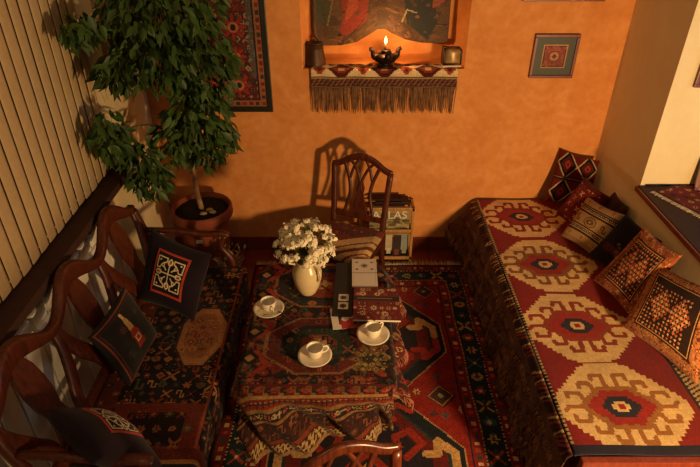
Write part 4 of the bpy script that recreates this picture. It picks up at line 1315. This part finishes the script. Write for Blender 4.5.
clusters = [((-.97, 3.06, 1.90), (.32, .32, .20), 620), ((-1.02, 2.98, 1.66), (.27, .28, .16), 420), ((-.83, 3.10, 1.58), (.20, .26, .22), 330), ((-.88, 3.10, 1.28), (.17, .24, .20), 300),
            ((-1.02, 3.08, 1.16), (.13, .2, .16), 150), ((-.86, 3.14, 1.06), (.11, .16, .12), 110), ((-1.27, 2.76, 1.30), (.09, .13, .15), 150), ((-1.29, 2.74, 1.85), (.11, .12, .07), 100),
            ((-1.15, 2.90, .99), (.12, .13, .11), 120), ((-.735, 3.12, 1.16), (.05, .08, .10), 26), ((-1.18, 2.86, 1.62), (.10, .12, .10), 80), ((-1.17, 2.86, 1.14), (.10, .1, .09), 80)]
br = MB()
def tz(z): 
    return min(trunk, key=lambda p: abs(p.z - z))
ends = []
for (c, r, n) in clusters:
    c = Vector(c); a = tz(max(.85, c.z - .22))
    mid_ = (a + c) / 2 + Vector((0, 0, .08))
    pts = spline([tuple(a), tuple(mid_), tuple(c)], 4)
    br.sweep(pts, lerp_list([.014, .010, .006], len(pts)), n=6)
    for k in range(max(4, n // 30)):
        d = Vector((random.gauss(0, r[0] * .6), random.gauss(0, r[1] * .6), random.gauss(0, r[2] * .5)))
        e = c + d; e.x = max(e.x, -1.24); e.y = min(e.y, 3.40)
        p2 = spline([tuple(c - (c - a) * random.uniform(0, .3)), tuple(c + d * .5 + Vector((0, 0, .03))), tuple(e), tuple(e + Vector((0, 0, -.08)))], 3)
        br.sweep(p2, lerp_list([.004, .0015], len(p2)), n=4)
PW(br, 'branches', mat('green_bark', '#4a4424', .8, 0, .3, 25))
V_, F_ = [], []
def leaf(p, d, size):
    side = d.cross(Vector((random.uniform(-1, 1), random.uniform(-1, 1), .3))).normalized()
    nrm = side.cross(d).normalized()
    w = size * .24
    b0 = len(V_)
    def q(t, sx, h=0): V_.append(tuple(p + d * size * t + side * sx * w + nrm * h))
    q(0, 0); q(.25, -.8, .004); q(.25, 0, -.002); q(.25, .8, .004)
    q(.55, -.9, .003); q(.55, 0, -.004); q(.55, .9, .003); q(.82, -.4, -.004); q(.82, 0, -.007); q(.82, .4, -.004); q(1.08, 0, -.014)
    for f in ((0, 2, 1), (0, 3, 2), (1, 2, 5, 4), (2, 3, 6, 5), (4, 5, 8, 7), (5, 6, 9, 8), (7, 8, 10), (8, 9, 10)):
        F_.append(tuple(b0 + i for i in f))
for (c, r, n) in clusters:
    for k in range(n):
        while True:
            v = Vector((random.uniform(-1, 1), random.uniform(-1, 1), random.uniform(-1, 1)))
            if .1 < v.length < 1: break
        p = Vector((c[0] + v.x * r[0], c[1] + v.y * r[1], c[2] + v.z * r[2]))
        lim = -1.335 if p.y < 2.97 else -1.27
        if p.x < lim: p.x = lim + random.uniform(0, .05)
        d = Vector((v.x * .7 + random.gauss(0, .35), v.y * .7 + random.gauss(0, .35), -.75 + random.gauss(0, .3))).normalized()
        sz = random.uniform(.058, .09)
        if p.x + d.x * sz < lim - .02: d.x = abs(d.x)
        if p.y + d.y * sz > YB - .03: d.y = -abs(d.y)
        leaf(p, d, sz)
me = bpy.data.meshes.new('foliage'); me.from_pydata(V_, [], F_); me.materials.append(LEAF)
for pl in me.polygons: pl.use_smooth = True
fo = bpy.data.objects.new('foliage', me); link(fo); part_world(fo, fp)

# dried grasses standing on the floor behind the settee arm
dg_ = empty('dried_bouquet', (-.80, 3.00, 0), 'bundle of dried pale grasses on the floor by the settee arm', 'plant')
m = MB()
for k in range(60):
    a0 = random.uniform(0, 2 * PI); s0 = random.uniform(.01, .10)
    m.sweep(spline([(random.uniform(-.03, .03), random.uniform(-.03, .03), .0), (s0 * .4 * math.cos(a0), s0 * .4 * math.sin(a0), .2), (s0 * math.cos(a0) + .02, s0 * math.sin(a0) - .03, random.uniform(.28, .40))], 3), .004, .003, n=4)
m.build('stalks', STRAW, dg_)
m = MB()
for k in range(46):
    a0 = random.uniform(0, 2 * PI); s0 = random.uniform(.0, .10)
    p = Vector((s0 * math.cos(a0) + .02, s0 * math.sin(a0) - .03, random.uniform(.26, .42)))
    d = Vector((random.gauss(0, .5), random.gauss(0, .5), .6)).normalized() * random.uniform(.04, .07)
    e = d.cross(Vector((.3, .2, 1))).normalized() * .009
    v = [m.bm.verts.new(q) for q in (p, p + d * .5 + e, p + d, p + d * .5 - e)]
    m.bm.faces.new(v)
m.build('seed_heads', STRAW, dg_)

# ------------------------------------------------------------------ light
def light(name, kind, loc, energy, col, size=.1, rot=None, size_y=None):
    l = bpy.data.lights.new(name, kind); l.energy = energy; l.color = col
    if kind == 'POINT': l.shadow_soft_size = size
    if kind == 'AREA':
        l.size = size
        if size_y: l.shape = 'RECTANGLE'; l.size_y = size_y
    o = bpy.data.objects.new(name, l); o.location = loc
    if rot: o.rotation_euler = rot
    COL.objects.link(o); return o
fl = light('floor_lamp', 'SPOT', (1.60, .12, 1.10), 300, (1, .63, .29), .10)
fl.data.shadow_soft_size = .10; fl.data.spot_size = math.radians(156); fl.data.spot_blend = 1.0
fl.rotation_euler = (Vector((1.15, 3.5, 1.0)) - Vector((1.60, .12, 1.10))).to_track_quat('-Z', 'Y').to_euler()
light('warm_fill', 'POINT', (-.5, .6, 3.0), 17, (1, .62, .30), .3)  # added overhead fill, unseen, lifting the room and the right pier
light('candle_glow', 'POINT', (.226, YB + .0, NZ0 + .185), 4.0, (1, .50, .17), .012)
light('window_dusk', 'AREA', (2.29, 2.1, 1.6), 3.0, (.76, .85, 1.0), .8, (0, math.radians(90), 0), 1.2)

wd = bpy.data.worlds.new('World'); bpy.context.scene.world = wd
wd.use_nodes = True
bg = wd.node_tree.nodes['Background']
bg.inputs['Color'].default_value = (1, .70, .42, 1); bg.inputs['Strength'].default_value = .08

cam = bpy.data.cameras.new('camera'); cam.sensor_width = 36; cam.lens = 560 / 700 * 36
co = bpy.data.objects.new('camera', cam); COL.objects.link(co)
co.location = (0, 0, 2.455); co.rotation_euler = (math.radians(90 - 32.7), 0, 0)
sc = bpy.context.scene
sc.camera = co
sc.view_settings.view_transform = 'Standard'; sc.view_settings.look = 'None'
sc.view_settings.exposure = .26; sc.view_settings.gamma = 1; sc.view_settings.use_curve_mapping = False
